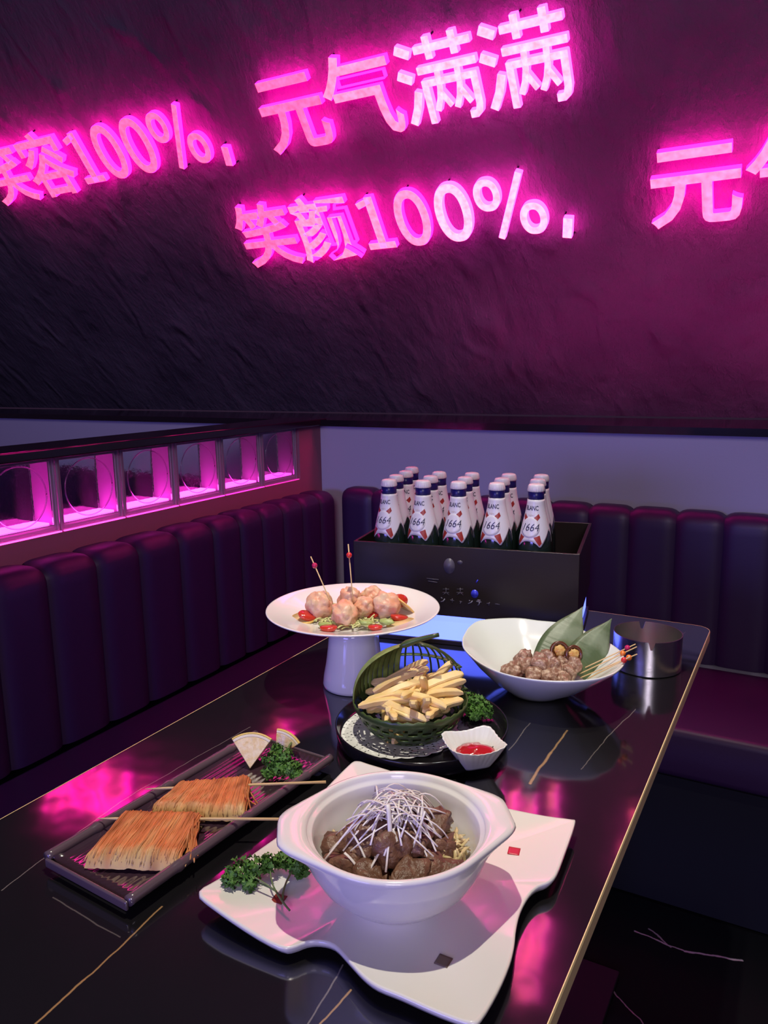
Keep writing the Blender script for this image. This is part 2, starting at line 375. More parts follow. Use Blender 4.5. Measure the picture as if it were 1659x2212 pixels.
def ring2(bm, cx, cy, rx, ry, w, n=40):
    rings = []
    for dx, z in ((-w/2, 0), (w/2, 0), (w/2, .022), (-w/2, .022), (-w/2, 0)):
        rings.append([(cx+(rx+dx)*math.copysign(abs(math.cos(a))**.86, math.cos(a)), cy+(ry+dx)*math.sin(a), z) for a in [2*PI*i/n for i in range(n)]])
    loft(bm, rings, True)
    bmesh.ops.remove_doubles(bm, verts=bm.verts, dist=1e-6)
def glyph(ch):
    """mesh with its front at z=0 .. back at z=-.022, origin at the left end of the baseline, and the advance"""
    bm = bmesh.new(); w = .112; adv = 1.0
    if ch == '1':
        adv = .58; stroke(bm, [(.32, 0), (.32, .74)], .125); stroke(bm, [(.10, .045), (.52, .045)], .10); bm2 = bm
        stroke(bm, [(.335, .69), (.12, .625)], .09)
    elif ch == '0': adv = .58; ring2(bm, .29, .372, .185, .33, .118)
    elif ch == '%':
        adv = .93; ring2(bm, .20, .545, .125, .16, .092); ring2(bm, .73, .185, .125, .16, .092); stroke(bm, [(.27, -.035), (.65, .775)], .085)
    elif ch == '满':
        for q, wq in (([(.07, .765), (.235, .68)], .10), ([(.03, .505), (.195, .42)], .10), ([(.235, .30), (.17, .12), (.075, -.045)], .10),
                  ([(.29, .715), (.965, .715)], .085), ([(.465, .835), (.465, .60)], .09), ([(.765, .835), (.765, .60)], .09), ([(.275, .505), (.985, .505)], .085),
                  ([(.335, .40), (.335, -.075)], .088), ([(.30, .365), (.965, .365)], .08), ([(.925, .40), (.925, .05), (.905, -.02), (.87, -.045), (.79, -.045)], .088),
                  ([(.515, .54), (.505, .30), (.475, .18), (.415, .055)], .075), ([(.50, .25), (.60, .085)], .07),
                  ([(.755, .54), (.745, .30), (.715, .18), (.655, .055)], .075), ([(.74, .25), (.84, .085)], .07)): stroke(bm, q, wq)
    elif ch == '，': adv = 1.0; stroke(bm, [(.165, -.115), (.215, .14)], .115)
    if len(bm.verts):
        for v in bm.verts: v.co = Vector((v.co.x*EM, v.co.y*EM, v.co.z-.022))
        bmesh.ops.recalc_face_normals(bm, faces=bm.faces)
        me = bpy.data.meshes.new('numeral'); bm.to_mesh(me); bm.free()
    else:
        bm.free(); me = text_mesh(ch, EM, extrude=.011, offset=.0038)
        for v in me.vertices: v.co.z -= .011
    return me, adv*EM
def set_letter(me, face, side):
    me.materials.append(side); me.materials.append(face)
    for p in me.polygons: p.material_index = 1 if p.normal.z > .7 else 0
def sign(label, text, x, tb, keys, cat='neon sign'):
    # local x along the wall, y up the slope, z out of the stone
    root = bpy.data.objects.new('neon_sign', None); C.objects.link(root); tag(root, label, cat, 'pink lit wall lettering'); root.empty_display_size = .05
    P = SGN + Vector((x*1.24, 0, 0)) + SDIR*tb*1.24
    root.matrix_world = Matrix(((1, SDIR.x, SN.x, P.x), (0, SDIR.y, SN.y, P.y), (0, SDIR.z, SN.z, P.z), (0, 0, 0, 1)))
    cx = 0
    for ch, k in zip(text, keys):
        me, adv = glyph(ch); set_letter(me, *MK[k])
        o = obj('numeral' if ch in '10%' else ('comma' if ch == '，' else 'character'), me, None, root, smooth=False, loc=(cx, 0, 0))
        bvl = o.modifiers.new('bevel', 'BEVEL'); bvl.width = .0022; bvl.segments = 2; bvl.limit_method = 'ANGLE'; bvl.angle_limit = .9
        o['label'] = 'pink lit ' + ({'1': 'digit 1', '0': 'digit 0', '%': 'percent sign', '，': 'comma'}.get(ch, 'character '+ch))
        # two stand-off pins carry every letter from the stone
        vs = [v.co for v in me.vertices]; ya = sum(v.y for v in vs)/len(vs)
        for q in (min(vs, key=lambda v: v.y), max(vs, key=lambda v: v.y)):
            obj('standoff_pin', LA([(.0025, -.0355), (.0025, -.020)], 6, q.x, q.y*.96+ya*.04), M['black'], o)
        cx += adv
    return root
sign('pink lit lettering 笑容100%， on the left, cut by the left edge', '笑容100%，', -2.318, .905, 'aaaaaaa')
sign('pink lit lettering 元气满满 at the top centre of the stone slope', '元气满满', -1.240, .906, 'abcc')
sign('pink and white lit lettering 笑颜100%， in the middle, under the topmost words', '笑颜100%，', -1.468, .608, 'abbbccc')
sign('pink lit lettering 元气 at the right edge, partly cut off', '元气满满', -.352, .605, 'bbbb')

# ------------------------------------------------------------------ dining table
tab = thing('dining_table', 'long black marble dining table with rounded corners and a gold edge', 'table', ((TX0+TX1)/2, (TY0+TY1)/2, 0))
def rrect(x0, x1, y0, y1, r, n=8):
    out = []
    for cx, cy, a0 in ((x1-r, y1-r, 0), (x0+r, y1-r, PI/2), (x0+r, y0+r, PI), (x1-r, y0+r, 3*PI/2)):
        out += [(cx+r*math.cos(a0+PI/2*i/n), cy+r*math.sin(a0+PI/2*i/n)) for i in range(n+1)]
    return out
LOC = Vector((tab.location.x, tab.location.y, 0))
bm = bmesh.new(); prism(bm, rrect(TX0+.0015, TX1-.0015, TY0+.0015, TY1-.0015, .0285), ZT-.018, ZT)
top = obj('table_top', bm, M['marble'], tab, smooth=False)
top.location = -LOC
bm = bmesh.new(); o1 = rrect(TX0+.0016, TX1-.0016, TY0+.0016, TY1-.0016, .0284); o2 = rrect(TX0, TX1, TY0, TY1, .03); o3 = rrect(TX0+.0007, TX1-.0007, TY0+.0007, TY1-.0007, .029)
loft(bm, [[(x, y, ZT-.018) for x, y in o1], [(x, y, ZT-.018) for x, y in o2], [(x, y, ZT-.002) for x, y in o2], [(x, y, ZT+.0003) for x, y in o3], [(x, y, ZT+.0003) for x, y in o1]], True)
obj('gold_edge', bm, M['brass'], tab, smooth=False, loc=-LOC)
obj('under_frame', B(TX0+.05, TX1-.05, TY0+.05, TY1-.05, ZT-.045, ZT-.0185), M['black'], tab, smooth=False, loc=-LOC)
for y in (.45, 1.25):
    obj('leg', B(-.50, -.43, y-.035, y+.035, .012, ZT-.046), M['black'], tab, smooth=False, bevel=.004, loc=-LOC)
    obj('foot_plate', B(-.66, -.27, y-.2, y+.2, .0005, .012), M['black'], tab, smooth=False, bevel=.002, loc=-LOC)

# ------------------------------------------------------------------ beer crate with its lit base
CA = math.radians(10.33); CO = at(815, 1378, ZT)          # a point of the crate's front line on the table
CE = Vector((math.cos(CA), math.sin(CA), 0)); CN = Vector((-math.sin(CA), math.cos(CA), 0))
c0 = CO + CE*(-.0447)
crate = thing('beer_crate', 'glossy black open crate holding beer bottles, on a blue glowing base', 'crate', (c0.x, c0.y, ZT), CA)
CW, CD = .415, .285
M['crate'] = mat('black_lacquer', (.020, .014, .012), .34, spec=.3)
M['blue_glow'] = mat('blue_acrylic_light', (.1, .2, 1), .3, emit=(.10, .14, 1.0), es=3.6)
M['mark'] = mat('grey_print', (.20, .19, .26), .35, spec=.6)
M['markglow'] = mat('blue_glow_print', (.05, .06, .75), .3, spec=.6)  # blue reflection of the lit base, put into the mark's colour
obj('bottom_plate', B(0, CW, .0, CD, .0005, .009), M['crate'], crate, smooth=False, bevel=.001)
obj('lit_base', B(.010, CW-.006, .004, CD-.006, .009, .0555), M['blue_glow'], crate, smooth=False)
obj('floor_panel', B(.0062, CW-.0062, .0062, CD-.0062, .0556, .0705), M['crate'], crate, smooth=False)
for (a, b_, c, d) in ((0, CW, 0, .006), (0, CW, CD-.006, CD)):
    obj('side_panel', B(a, b_, c, d, .056, .187), M['crate'], crate, smooth=False, bevel=.001)
for (a, b_, c, d) in ((0, .006, .0062, CD-.0062), (CW-.006, CW, .0062, CD-.0062)):
    obj('side_panel', B(a, b_, c, d, .056, .187), M['crate'], crate, smooth=False, bevel=.001)
# printed marks on the front panel
def cmark(px, py):
    v = ray(px, py); t = (CO-EYE).dot(CN)/v.dot(CN); p = EYE + v*t; q = p - c0
    return q.dot(CE), p.z-ZT
def mark_oval(px, py, rx, rz, m):
    u, z = cmark(px, py); bm = bmesh.new()
    loft(bm, [[(u+rx*math.cos(2*PI*i/28), y, z+rz*math.sin(2*PI*i/28)) for i in range(28)] for y in (-.0001, -.0006)], True, True, True)
    obj('printed_mark', bm, m, crate)
def mark_line(pts, wd, m):
    P = [cmark(*p) for p in pts]; obj('printed_mark', T([(u, -.0004, z) for u, z in P], wd, n=6, flat=.3, up=(0, 1, 0)), m, crate)
k = 240/1659
def q(x, y): return (900+x*k, 1180+y*k)
M['markdim'] = mat('dim_print', (.085, .075, .105), .4, spec=.5)
mark_oval(*q(487, 295), .0105, .0145, M['markdim']); mark_oval(*q(648, 240), .005, .0035, M['markdim'])
mark_oval(*q(866, 710), .0068, .0078, M['markglow'])
for x0 in (440, 650):
    mark_line([q(x0-50, 640), q(x0+45, 640)], .0008, M['markdim']); mark_line([q(x0-55, 690), q(x0+45, 695)], .0008, M['markdim'])
    mark_line([q(x0, 620), q(x0, 720)], .0008, M['markdim']); mark_line([q(x0-45, 725), q(x0-5, 690)], .0008, M['markdim']); mark_line([q(x0+5, 690), q(x0+45, 730)], .0008, M['markdim'])
mark_line([q(890, 540), q(915, 500)], .001, M['markglow']); mark_line([q(150, 480), q(330, 500)], .001, M['markdim']); mark_line([q(170, 520), q(310, 540)], .001, M['markdim'])
for a in ([(362, 765), (385, 780)], [(360, 830), (395, 820), (422, 785)], [(835, 812), (815, 840), (768, 858)], [(780, 810), (800, 815)], [(892, 822), (965, 835)], [(905, 805), (955, 808)], [(935, 830), (938, 855), (915, 885)]):
    mark_line([q(*p) for p in a], .0011, M['mark'])
for a in ([(500, 800), (560, 815)], [(530, 780), (535, 840)], [(640, 820), (680, 830)], [(660, 830), (650, 860)], [(1045, 855), (1095, 850)], [(1090, 835), (1075, 885)], [(1170, 860), (1240, 870)]):
    mark_line([q(*p) for p in a], .0009, M['markdim'])

# ------------------------------------------------------------------ beer bottles
M['bglass'] = mat('dark_bottle_glass', (.012, .022, .018), .08, spec=.7)
M['blabel'] = mat('white_foil_label', (.74, .72, .74), .30, spec=.5)
M['bblue'] = mat('navy_neck_foil', (.012, .010, .11), .3, spec=.5)
M['bred'] = mat('red_ribbon_print', (.33, .028, .022), .35)
M['bink'] = mat('dark_ink', (.022, .022, .05), .4)
M['bgold'] = mat('pale_gold_ink', (.55, .46, .36), .4)
M['cap'] = mat('white_crown_cap', (.78, .74, .76), .35, spec=.5)
BP = [(.0, .0), (.027, .0), (.0300, .004), (.0300, .100), (.0292, .118), (.0270, .134), (.0240, .150), (.0205, .165), (.0172, .179), (.0150, .191), (.0139, .202), (.0135, .214), (.0135, .222)]
def brad(z):
    for (r0_, z0), (r1_, z1) in zip(BP[1:], BP[2:]):
        if z0 <= z <= z1: return r0_+(r1_-r0_)*(z-z0)/(z1-z0)
    return .0135
def wrap(x, z, off): # x = arc length on the label, z = height; label faces -y
    r = brad(z)+off; a = x/(brad(.160)+.004); return (r*math.sin(a), -r*math.cos(a), z)
def beer_bottle():
    t = thing('beer_bottle', 'x', 'bottle')
    obj('bottle_glass', LA(BP[1:], 32), M['bglass'], t, auto=50)
    # shoulder label with two pointed tips in front and two behind
    bm = bmesh.new(); n = 64; rows = 16; ring = []
    for j in range(rows+1):
        row = []
        for i in range(n):
            a = 2*PI*i/n                       # 0 = front
            d = abs((math.degrees(a)+180) % 360-180)
            d2 = min(d, 180-d)                # tips at 42 degrees either side, front and back
            if d2 < 42: e = d2/42; zb = .1315-.0115*e**2.4
            else: e = (d2-42)/48; zb = .120+.028*min(1, e*1.1)
            z = zb+(.2035-zb)*j/rows; r = brad(z)+.0007
            row.append((r*math.sin(a), -r*math.cos(a), z))
        ring.append(row)
    loft(bm, ring, True)
    lab = obj('label', bm, M['blabel'], t); so = lab.modifiers.new('solid', 'SOLIDIFY'); so.thickness = .0005; so.offset = 1
    obj('neck_foil', LA([(.0139, .2040), (.0142, .2045), (.0141, .2165), (.0137, .2168)], 32), M['bblue'], t)
    bm = bmesh.new(); rings = []
    for r, z, cr_ in ((.0146, .2172, 1), (.0152, .2195, 1), (.0146, .2235, .5), (.0140, .2270, .15), (.0125, .2292, 0), (.0085, .2303, 0), (.001, .2306, 0)):
        rings.append([((r+.0004*cr_*math.cos(21*a))*math.cos(a), (r+.0004*cr_*math.cos(21*a))*math.sin(a), z) for a in [2*PI*i/84 for i in range(84)]])
    loft(bm, rings, True, True, True); obj('crown_cap', bm, M['cap'], t)
    def printed(name, me, m, off):
        for v in me.vertices: v.co = Vector(wrap(v.co.x, v.co.y, off+v.co.z))
        return obj(name, me, m, lab, smooth=False)
    def patch(name, pts, m, off=.0015):
        bm = bmesh.new(); N_ = 6     # quad given by 4 corners, subdivided so that it follows the glass
        a, b_, c, d = [Vector((*p, 0)) for p in pts]; rows_ = []
        for i in range(N_+1):
            s_ = i/N_; l, r_ = a.lerp(d, s_), b_.lerp(c, s_); rows_.append([tuple(l.lerp(r_, k_/N_)) for k_ in range(N_+1)])
        loft(bm, rows_, False); return printed(name, mesh(name, bm), m, off)
    def sub(me):
        bm = bmesh.new(); bm.from_mesh(me); bmesh.ops.triangulate(bm, faces=bm.faces)
        bmesh.ops.subdivide_edges(bm, edges=[e for e in bm.edges if e.calc_length() > .003], cuts=2); bmesh.ops.triangulate(bm, faces=bm.faces); bm.to_mesh(me); bm.free(); return me
    def word(s, size, x, z, shear=0, offset=0, sx=1):
        me = text_mesh(s, size, shear=shear, align='CENTER', offset=offset)
        for v in me.vertices: v.co = Vector((v.co.x*sx+x, v.co.y+z, 0))
        return sub(me)
    printed('word_print', word('BLANC', .0110, 0, .1855, offset=.0002, sx=1.05), M['bink'], .0016)
    printed('number_print', word('1664', .0185, 0, .1500, shear=.28, offset=-.0001, sx=.92), M['bink'], .0026)
    printed('crest_print', word('~v~', .008, 0, .1745), M['bgold'], .0016)
    # round medallion bulging a little, with red ribbons behind it
    bm = bmesh.new(); rr = [[(0+r*1.08*math.cos(2*PI*i/40), .1558+r*math.sin(2*PI*i/40), h) for i in range(40)] for r, h in ((.0178, 0), (.0174, .0006), (.014, .0007), (.008, .0007), (.001, .0007))]
    loft(bm, rr, True, False, True); printed('medallion', mesh('medallion', bm), M['blabel'], .0014)
    for s_ in (1, -1):
        patch('ribbon', [(s_*.0075, .1725), (s_*.0185, .1795), (s_*.0215, .1730), (s_*.0140, .1665)], M['bred'])
        patch('ribbon', [(s_*.0085, .1385), (s_*.0185, .1425), (s_*.0215, .1285), (s_*.0175, .1235)], M['bred'])
    return t
proto = beer_bottle()
spots = [(-.689, 1.240), (-.622, 1.243), (-.556, 1.256), (-.486, 1.266), (-.418, 1.282), (-.706, 1.300), (-.636, 1.304), (-.569, 1.316), (-.500, 1.330), (-.436, 1.350),
         (-.717, 1.363), (-.647, 1.368), (-.581, 1.380), (-.510, 1.398), (-.450, 1.416), (-.735, 1.426)]
rows = ['front row', 'second row', 'third row', 'fourth row']; cols = ['leftmost', 'second from left', 'middle', 'second from right', 'rightmost']
rnd = random.Random(4)
for i, (x, y) in enumerate(spots):
    o = proto if i == 0 else copy_tree(proto)
    q_ = CO + CE*(Vector((x, y, 0))-Vector((CO.x, CO.y, 0))).dot(CE) + CN*(.0385+.0622*(i//5)); x, y = q_.x, q_.y
    o.location = (x, y, ZT+.0708); o.rotation_euler.z = CA + math.radians(-14 + rnd.uniform(-4, 4) + (14 if i >= 10 else 0))
    nm = (rows[i//5] + ', ' + cols[i % 5]) if i < 15 else 'alone in the last row at back left'
    tag(o, 'white-labelled beer bottle in the crate, ' + nm, 'bottle', 'beer bottles in the crate')

# ------------------------------------------------------------------ food helpers
def parsley(bm, centres, n, size, seed):
    """frilly leaflets packed over the blobs in centres = [(x, y, z, r)]"""
    R_ = random.Random(seed)
    for (cx, cy, cz, cr_) in centres:
        for _ in range(n):
            d = Vector((R_.gauss(0, 1), R_.gauss(0, 1), R_.gauss(0, .8))).normalized()*cr_*R_.uniform(.45, 1)
            p = Vector((cx, cy, max(cz+d.z*.8, .0015))) + Vector((d.x, d.y, 0))
            ax = (d.normalized()+Vector((R_.uniform(-.6, .6), R_.uniform(-.6, .6), R_.uniform(0, .9)))).normalized()
            rot = ax.to_track_quat('Z', 'X'); s_ = size*R_.uniform(.6, 1.2); m_ = 9; ph = R_.random()*6
            c = bm.verts.new(p); ring = []
            for i in range(m_):
                a = 2*PI*i/m_; rr = s_*(.75+.35*math.sin(3*a+ph)); zz = s_*.45*math.sin(4*a+ph*2)
                ring.append(bm.verts.new(p+rot @ Vector((rr*math.cos(a), rr*math.sin(a), zz))))
            for i in range(m_): bm.faces.new((c, ring[i], ring[(i+1) % m_]))
M['parsley'] = mat('parsley_green', (.045, .125, .018), .5, var=((.09, .21, .04), 90, .4, .65), spec=.3)
M['stem'] = mat('pale_green_stem', (.12, .17, .06), .5)
M['bamboo'] = mat('bamboo_stick', (.62, .44, .22), .55)

# ------------------------------------------------------------------ white wavy platter
px = [(-.471, .472), (-.449, .464), (-.406, .459), (-.368, .458), (-.358, .463), (-.351, .473), (-.341, .479), (-.326, .480), (-.305, .470), (-.286, .461), (-.27, .457), (-.249, .458), (-.229, .458), (-.208, .458), (-.191, .459), (-.186, .466), (-.185, .498), (-.187, .53), (-.191, .553), (-.197, .575), (-.201, .598), (-.201, .622), (-.197, .638), (-.190, .648), (-.187, .662), (-.189, .697), (-.193, .748), (-.198, .754), (-.226, .749), (-.262, .743), (-.30, .738), (-.335, .742), (-.37, .752), (-.41, .753), (-.448, .750), (-.466, .749), (-.470, .735), (-.468, .68), (-.463, .63), (-.461, .59), (-.465, .546), (-.468, .498)]
def smooth_closed(pts, n):
    out = []
    m_ = len(pts)
    for i in range(m_):
        p0, p1, p2, p3 = [Vector((*pts[(i+k_) % m_], 0)) for k_ in (-1, 0, 1, 2)]
        for j in range(n):
            t = j/n; out.append(.5*((2*p1)+(p2-p0)*t+(2*p0-5*p1+4*p2-p3)*t*t+(3*p1-p0-3*p2+p3)*t**3))
    return out
PC = Vector((-.327, .605, 0))
plat = thing('serving_platter', 'square white wavy-edged platter under the casserole bowl', 'platter', (PC.x, PC.y, ZT))
ol = [p-PC for p in smooth_closed(px, 3)]
def plz(p, s_):   # height of the platter's upper face
    e = max(0, (s_-.55)/.45); corner = (abs(p.x)*abs(p.y)/(.142*.147))**2
    return .0115 + .006*e**1.6 + .005*corner*e + .0018*math.sin(p.x*38)*e
bm = bmesh.new(); rings = []
for s_ in (.02, .2, .4, .55, .68, .78, .87, .94, .985, 1.0): rings.append([(p.x*s_, p.y*s_, plz(p, s_)) for p in ol])
rings.append([(p.x*1.004, p.y*1.004, plz(p, 1)-.003) for p in ol])
for s_ in (.985, .92, .8, .66): rings.append([(p.x*s_, p.y*s_, plz(p, s_)-.0075) for p in ol])
rings.append([(p.x*.62, p.y*.62, .0004) for p in ol]); rings.append([(p.x*.02, p.y*.02, .0004) for p in ol])
loft(bm, rings, True, True, True); obj('platter_body', bm, M['white'], plat)
M['decal1'] = mat('red_seal', (.55, .03, .05), .3); M['decal2'] = mat('brown_seal', (.16, .11, .08), .3)
for (x, y), m_, rz in (((-.237, .682), M['decal1'], .2), ((-.406, .508), mat('dark_red_seal', (.22, .03, .02), .3), .15), ((-.238, .512), M['decal2'], .0)):
    p = Vector((x, y, 0))-PC; s_ = max(abs(p.x)/.142, abs(p.y)/.147)
    bm = bmesh.new(); a = .006
    rows_ = [[(i*a/3, j*a/3, 0) for i in range(-3, 4)] for j in range(-3, 4)]
    loft(bm, [[((u*math.cos(rz)-v*math.sin(rz))+p.x, (u*math.sin(rz)+v*math.cos(rz))+p.y, plz(Vector((p.x/s_, p.y/s_, 0)), s_)+.0011) for u, v, _ in r] for r in rows_], False)
    o = obj('square_seal', bm, m_, plat); so = o.modifiers.new('solid', 'SOLIDIFY'); so.thickness = .0006

# ------------------------------------------------------------------ casserole bowl with two ears
HA = math.radians(35.5)
bowl = thing('casserole_bowl', 'white round casserole bowl with two ear handles, filled with beef', 'bowl', (-.312, .567, ZT+.0118), HA)
def hull_r(a, R=.0905, tip=.1095, hw=.026):
    """rim outline: a circle drawn out into two blunt ears"""
    c, s_ = abs(math.cos(a)), abs(math.sin(a)); best = R
    # corner of the ear, rounded, and its tangent to the circle
    px_, py_ = tip, hw; dd = math.hypot(px_, py_); ta = math.atan2(py_, px_)+math.acos(R/dd)
    th = math.atan2(s_, c)
    if th <= math.atan2(py_, px_): return tip/c - .003*(th/math.atan2(py_, px_))**6
    if th < ta: # line from corner to the tangent point
        q_ = Vector((R*math.cos(ta), R*math.sin(ta))); p_ = Vector((px_, py_)); d_ = q_-p_
        den = c*d_.y - s_*d_.x; k_ = (p_.x*d_.y-p_.y*d_.x)/den; return k_ - .003*max(0, 1-(th-math.atan2(py_, px_))/.12)**2
    return R
NA = 128; AN = [2*PI*i/NA for i in range(NA)]
def rg(mixw, r, z, dz=0):    # mixw 1 = full ear outline scaled so that the circle part has radius r
    return [((r+(hull_r(a)-.0905)*mixw)*math.cos(a), (r+(hull_r(a)-.0905)*mixw)*math.sin(a), z+dz*((hull_r(a)-.0905)/.019)) for a in AN]
bm = bmesh.new()
prof = [(0, .001, .0), (0, .037, .0), (0, .040, .0015), (0, .041, .005), (0, .058, .015), (0, .074, .032), (0, .0825, .048), (.05, .0865, .060), (.45, .0885, .0675), (.92, .0895, .0725), (1, .0905, .0755), (.97, .0897, .0782), (.85, .0875, .0790),
        (.25, .0850, .0787), (.0, .0838, .0775), (0, .0826, .0745), (0, .0815, .0722), (0, .0785, .0716), (0, .0775, .0700), (0, .0765, .062), (0, .071, .045), (0, .058, .027), (0, .045, .014), (0, .02, .0095), (0, .001, .009)]
loft(bm, [rg(*p) for p in prof], True, True, True)
obj('bowl_body', bm, M['white2'], bowl)
BC = Vector((-.312, .567, ZT+.0118))
# contents
M['beef'] = mat('braised_beef', (.135, .062, .038), .34, spec=.55, var=((.24, .125, .08), 95, .42, .68), bump=(170, .7, .004))
M['onion'] = mat('cooked_onion', (.68, .56, .30), .3, spec=.5, sss=.2)
M['scallion'] = mat('scallion_white', (.80, .76, .74), .4, spec=.5)
M['sauce'] = mat('pale_gravy', (.42, .33, .19), .25, spec=.5)
bm = bmesh.new(); lathe(bm, [(.0640, .0340), (.052, .0352), (.001, .0355)], 48, cap0=False); so_ = tag(obj('gravy', bm, M['sauce'], None), 'pale gravy pooled in the bottom of the casserole bowl', 'sauce'); so_.location = BC
rnd = random.Random(11)
beefs = [chunk(i+1, (.0175, .0140, .0125), .34, 1.9) for i in range(5)]
beefm = [mesh('beef_cube', b_) for b_ in beefs]
for me in beefm: me.materials.append(M['beef'])
rgt = Vector((RGT.x, RGT.y, 0)).normalized(); fw = Vector((FWD.x, FWD.y, 0)).normalized()
lay = []   # (right, forward, z)
for (u, v, z) in [(-.045, -.026, .044), (-.022, -.044, .043), (.008, -.050, .043), (.038, -.036, .044), (-.046, .004, .044), (-.016, -.010, .046), (.014, -.016, .046), (.036, -.006, .045), (.024, .022, .046), (-.026, .026, .046), (.0, .036, .044), (.002, .010, .047),
                  (-.030, -.010, .059), (-.006, -.022, .058), (.018, -.014, .060), (.034, .012, .059), (-.014, .012, .062), (.010, .014, .063), (.004, -.002, .069)]:
    lay.append((u, v, z))
for i, (u, v, z) in enumerate(lay):
    p = BC + rgt*u + fw*v; o = obj('beef_cube', beefm[i % 5], None); s_ = rnd.uniform(.9, 1.12)
    o.location = (p.x, p.y, BC.z+z+.004); o.rotation_euler = (rnd.uniform(-.6, .6), rnd.uniform(-.6, .6), rnd.uniform(0, 6)); o.scale = (s_, s_, s_)
    tag(o, 'brown braised beef cube heaped in the white casserole bowl under scallion shreds', 'beef', 'beef cubes in the casserole bowl')
bm = bmesh.new()
for i in range(80):
    side = -1 if i < 16 else 1
    u = side*rnd.uniform(.044, .066); v = rnd.uniform(-.024, .030); 
    if math.hypot(u, v) > .064: u *= .94; v *= .4
    p = Vector((u, v, rnd.uniform(.042, .054))); d = Vector((rnd.uniform(-1, 1), rnd.uniform(-1, 1), rnd.uniform(-.1, .9))).normalized()*.009
    pts = bez(p-d, p+Vector((rnd.uniform(-.004, .004), rnd.uniform(-.004, .004), .004)), p+d, 5)
    tube(bm, [rgt*a.x+fw*a.y+Vector((0, 0, a.z)) for a in pts], [.0012, .0019, .002, .0018, .0010], n=6, flat=.5)
on = tag(obj('onion_shreds', bm, M['onion']), 'soft pale yellow onion shreds around the beef in the casserole', 'onion'); on.location = BC; on['kind'] = 'stuff'
bm = bmesh.new()
for i in range(110):
    a = rnd.uniform(0, 2*PI); long_ = i % 4 == 0; L_ = rnd.uniform(.055, .088) if long_ else rnd.uniform(.018, .036)
    if long_ and math.sin(a) > .2: a = -a
    cu, cv = rnd.gauss(0, .013), rnd.gauss(.004, .011); top_ = .0925+rnd.uniform(-.004, .008)
    e = Vector((cu+math.cos(a)*L_*.62, cv+math.sin(a)*L_*.55, 0)); b0 = Vector((cu-math.cos(a)*.016, cv-math.sin(a)*.016, 0))
    dist = math.hypot(e.x, e.y); ez = max(.056, .100-.72*max(0, dist-.008)) if dist < .058 else .052
    if dist > .056: e *= .056/dist
    p0 = Vector((b0.x, b0.y, top_-.003-.25*math.hypot(b0.x, b0.y))); p1 = Vector((cu, cv, top_+.010)); p2 = Vector((e.x, e.y, ez))
    tube(bm, [rgt*q_.x+fw*q_.y+Vector((0, 0, q_.z)) for q_ in bez(p0, p1, p2, 8)], .00100, n=6, flat=.45)
for (ax, ay, az), (bx, by, bz), r_ in (((838, 1738, .868), (843, 1868, .822), .0022), ((848, 1790, .848), (869, 1876, .818), .0015), ((752, 1786, .846), (797, 1876, .818), .0012), ((744, 1842, .832), (784, 1898, .814), .0015), ((800, 1735, .866), (698, 1862, .820), .0014), ((812, 1742, .866), (712, 1838, .826), .0012),
        ((918, 1752, .860), (880, 1862, .822), .0012), ((836, 1810, .842), (786, 1902, .814), .0013), ((815, 1812, .842), (806, 1878, .818), .0010), ((860, 1745, .866), (922, 1800, .844), .0012), ((870, 1740, .866), (962, 1757, .852), .0011), ((790, 1760, .860), (748, 1772, .852), .0012), ((826, 1800, .845), (822, 1835, .836), .0012)):
    a_, b__ = at(ax, ay, az)-BC, at(bx, by, bz)-BC; mid = (a_+b__)/2+Vector((RGT.x*.002, RGT.y*.002, .004)); tube(bm, bez(a_, mid, b__, 8), r_, n=6, flat=.45)
sh = tag(obj('scallion_shreds', bm, M['scallion']), 'tangle of thin white scallion shreds on top of the beef', 'scallion'); sh.location = BC; sh['kind'] = 'stuff'

# parsley sprig on the platter
b0 = at(626, 1972, ZT+.016)
ps = thing('parsley_sprig', 'curly green parsley sprig with long stems on the white platter', 'parsley', (b0.x, b0.y, ZT))
def rel(px_, py_, z, o=b0): p = at(px_, py_, ZT+z); return Vector((p.x-o.x, p.y-o.y, z))
heads = [(rel(520, 1880, .030), .0135), (rel(548, 1868, .032), .0135), (rel(500, 1898, .026), .009), (rel(538, 1902, .022), .0115), (rel(585, 1862, .030), .011), (rel(612, 1856, .026), .0095), (rel(640, 1868, .024), .010), (rel(648, 1878, .020), .009)]
bm = bmesh.new(); parsley(bm, [(h.x, h.y, h.z, r) for h, r in heads], 62, .0042, 5); obj('leaves', bm, M['parsley'], ps)
fork = rel(596, 1925, .022); f2 = rel(606, 1905, .024)
bm = bmesh.new(); tube(bm, bez((0, 0, .0185), rel(612, 1952, .020), fork, 6), .0011, n=6)
for h in (0, 3): tube(bm, bez(fork, (fork+heads[h][0])/2+Vector((0, 0, .003)), heads[h][0], 5), .0008, n=6)
tube(bm, bez(fork, rel(580, 1900, .026), heads[4][0], 5), .0008, n=6)
tube(bm, bez(rel(611, 1945, .019), rel(607, 1915, .022), heads[6][0], 6), .0010, n=6); obj('stem', bm, M['stem'], ps)

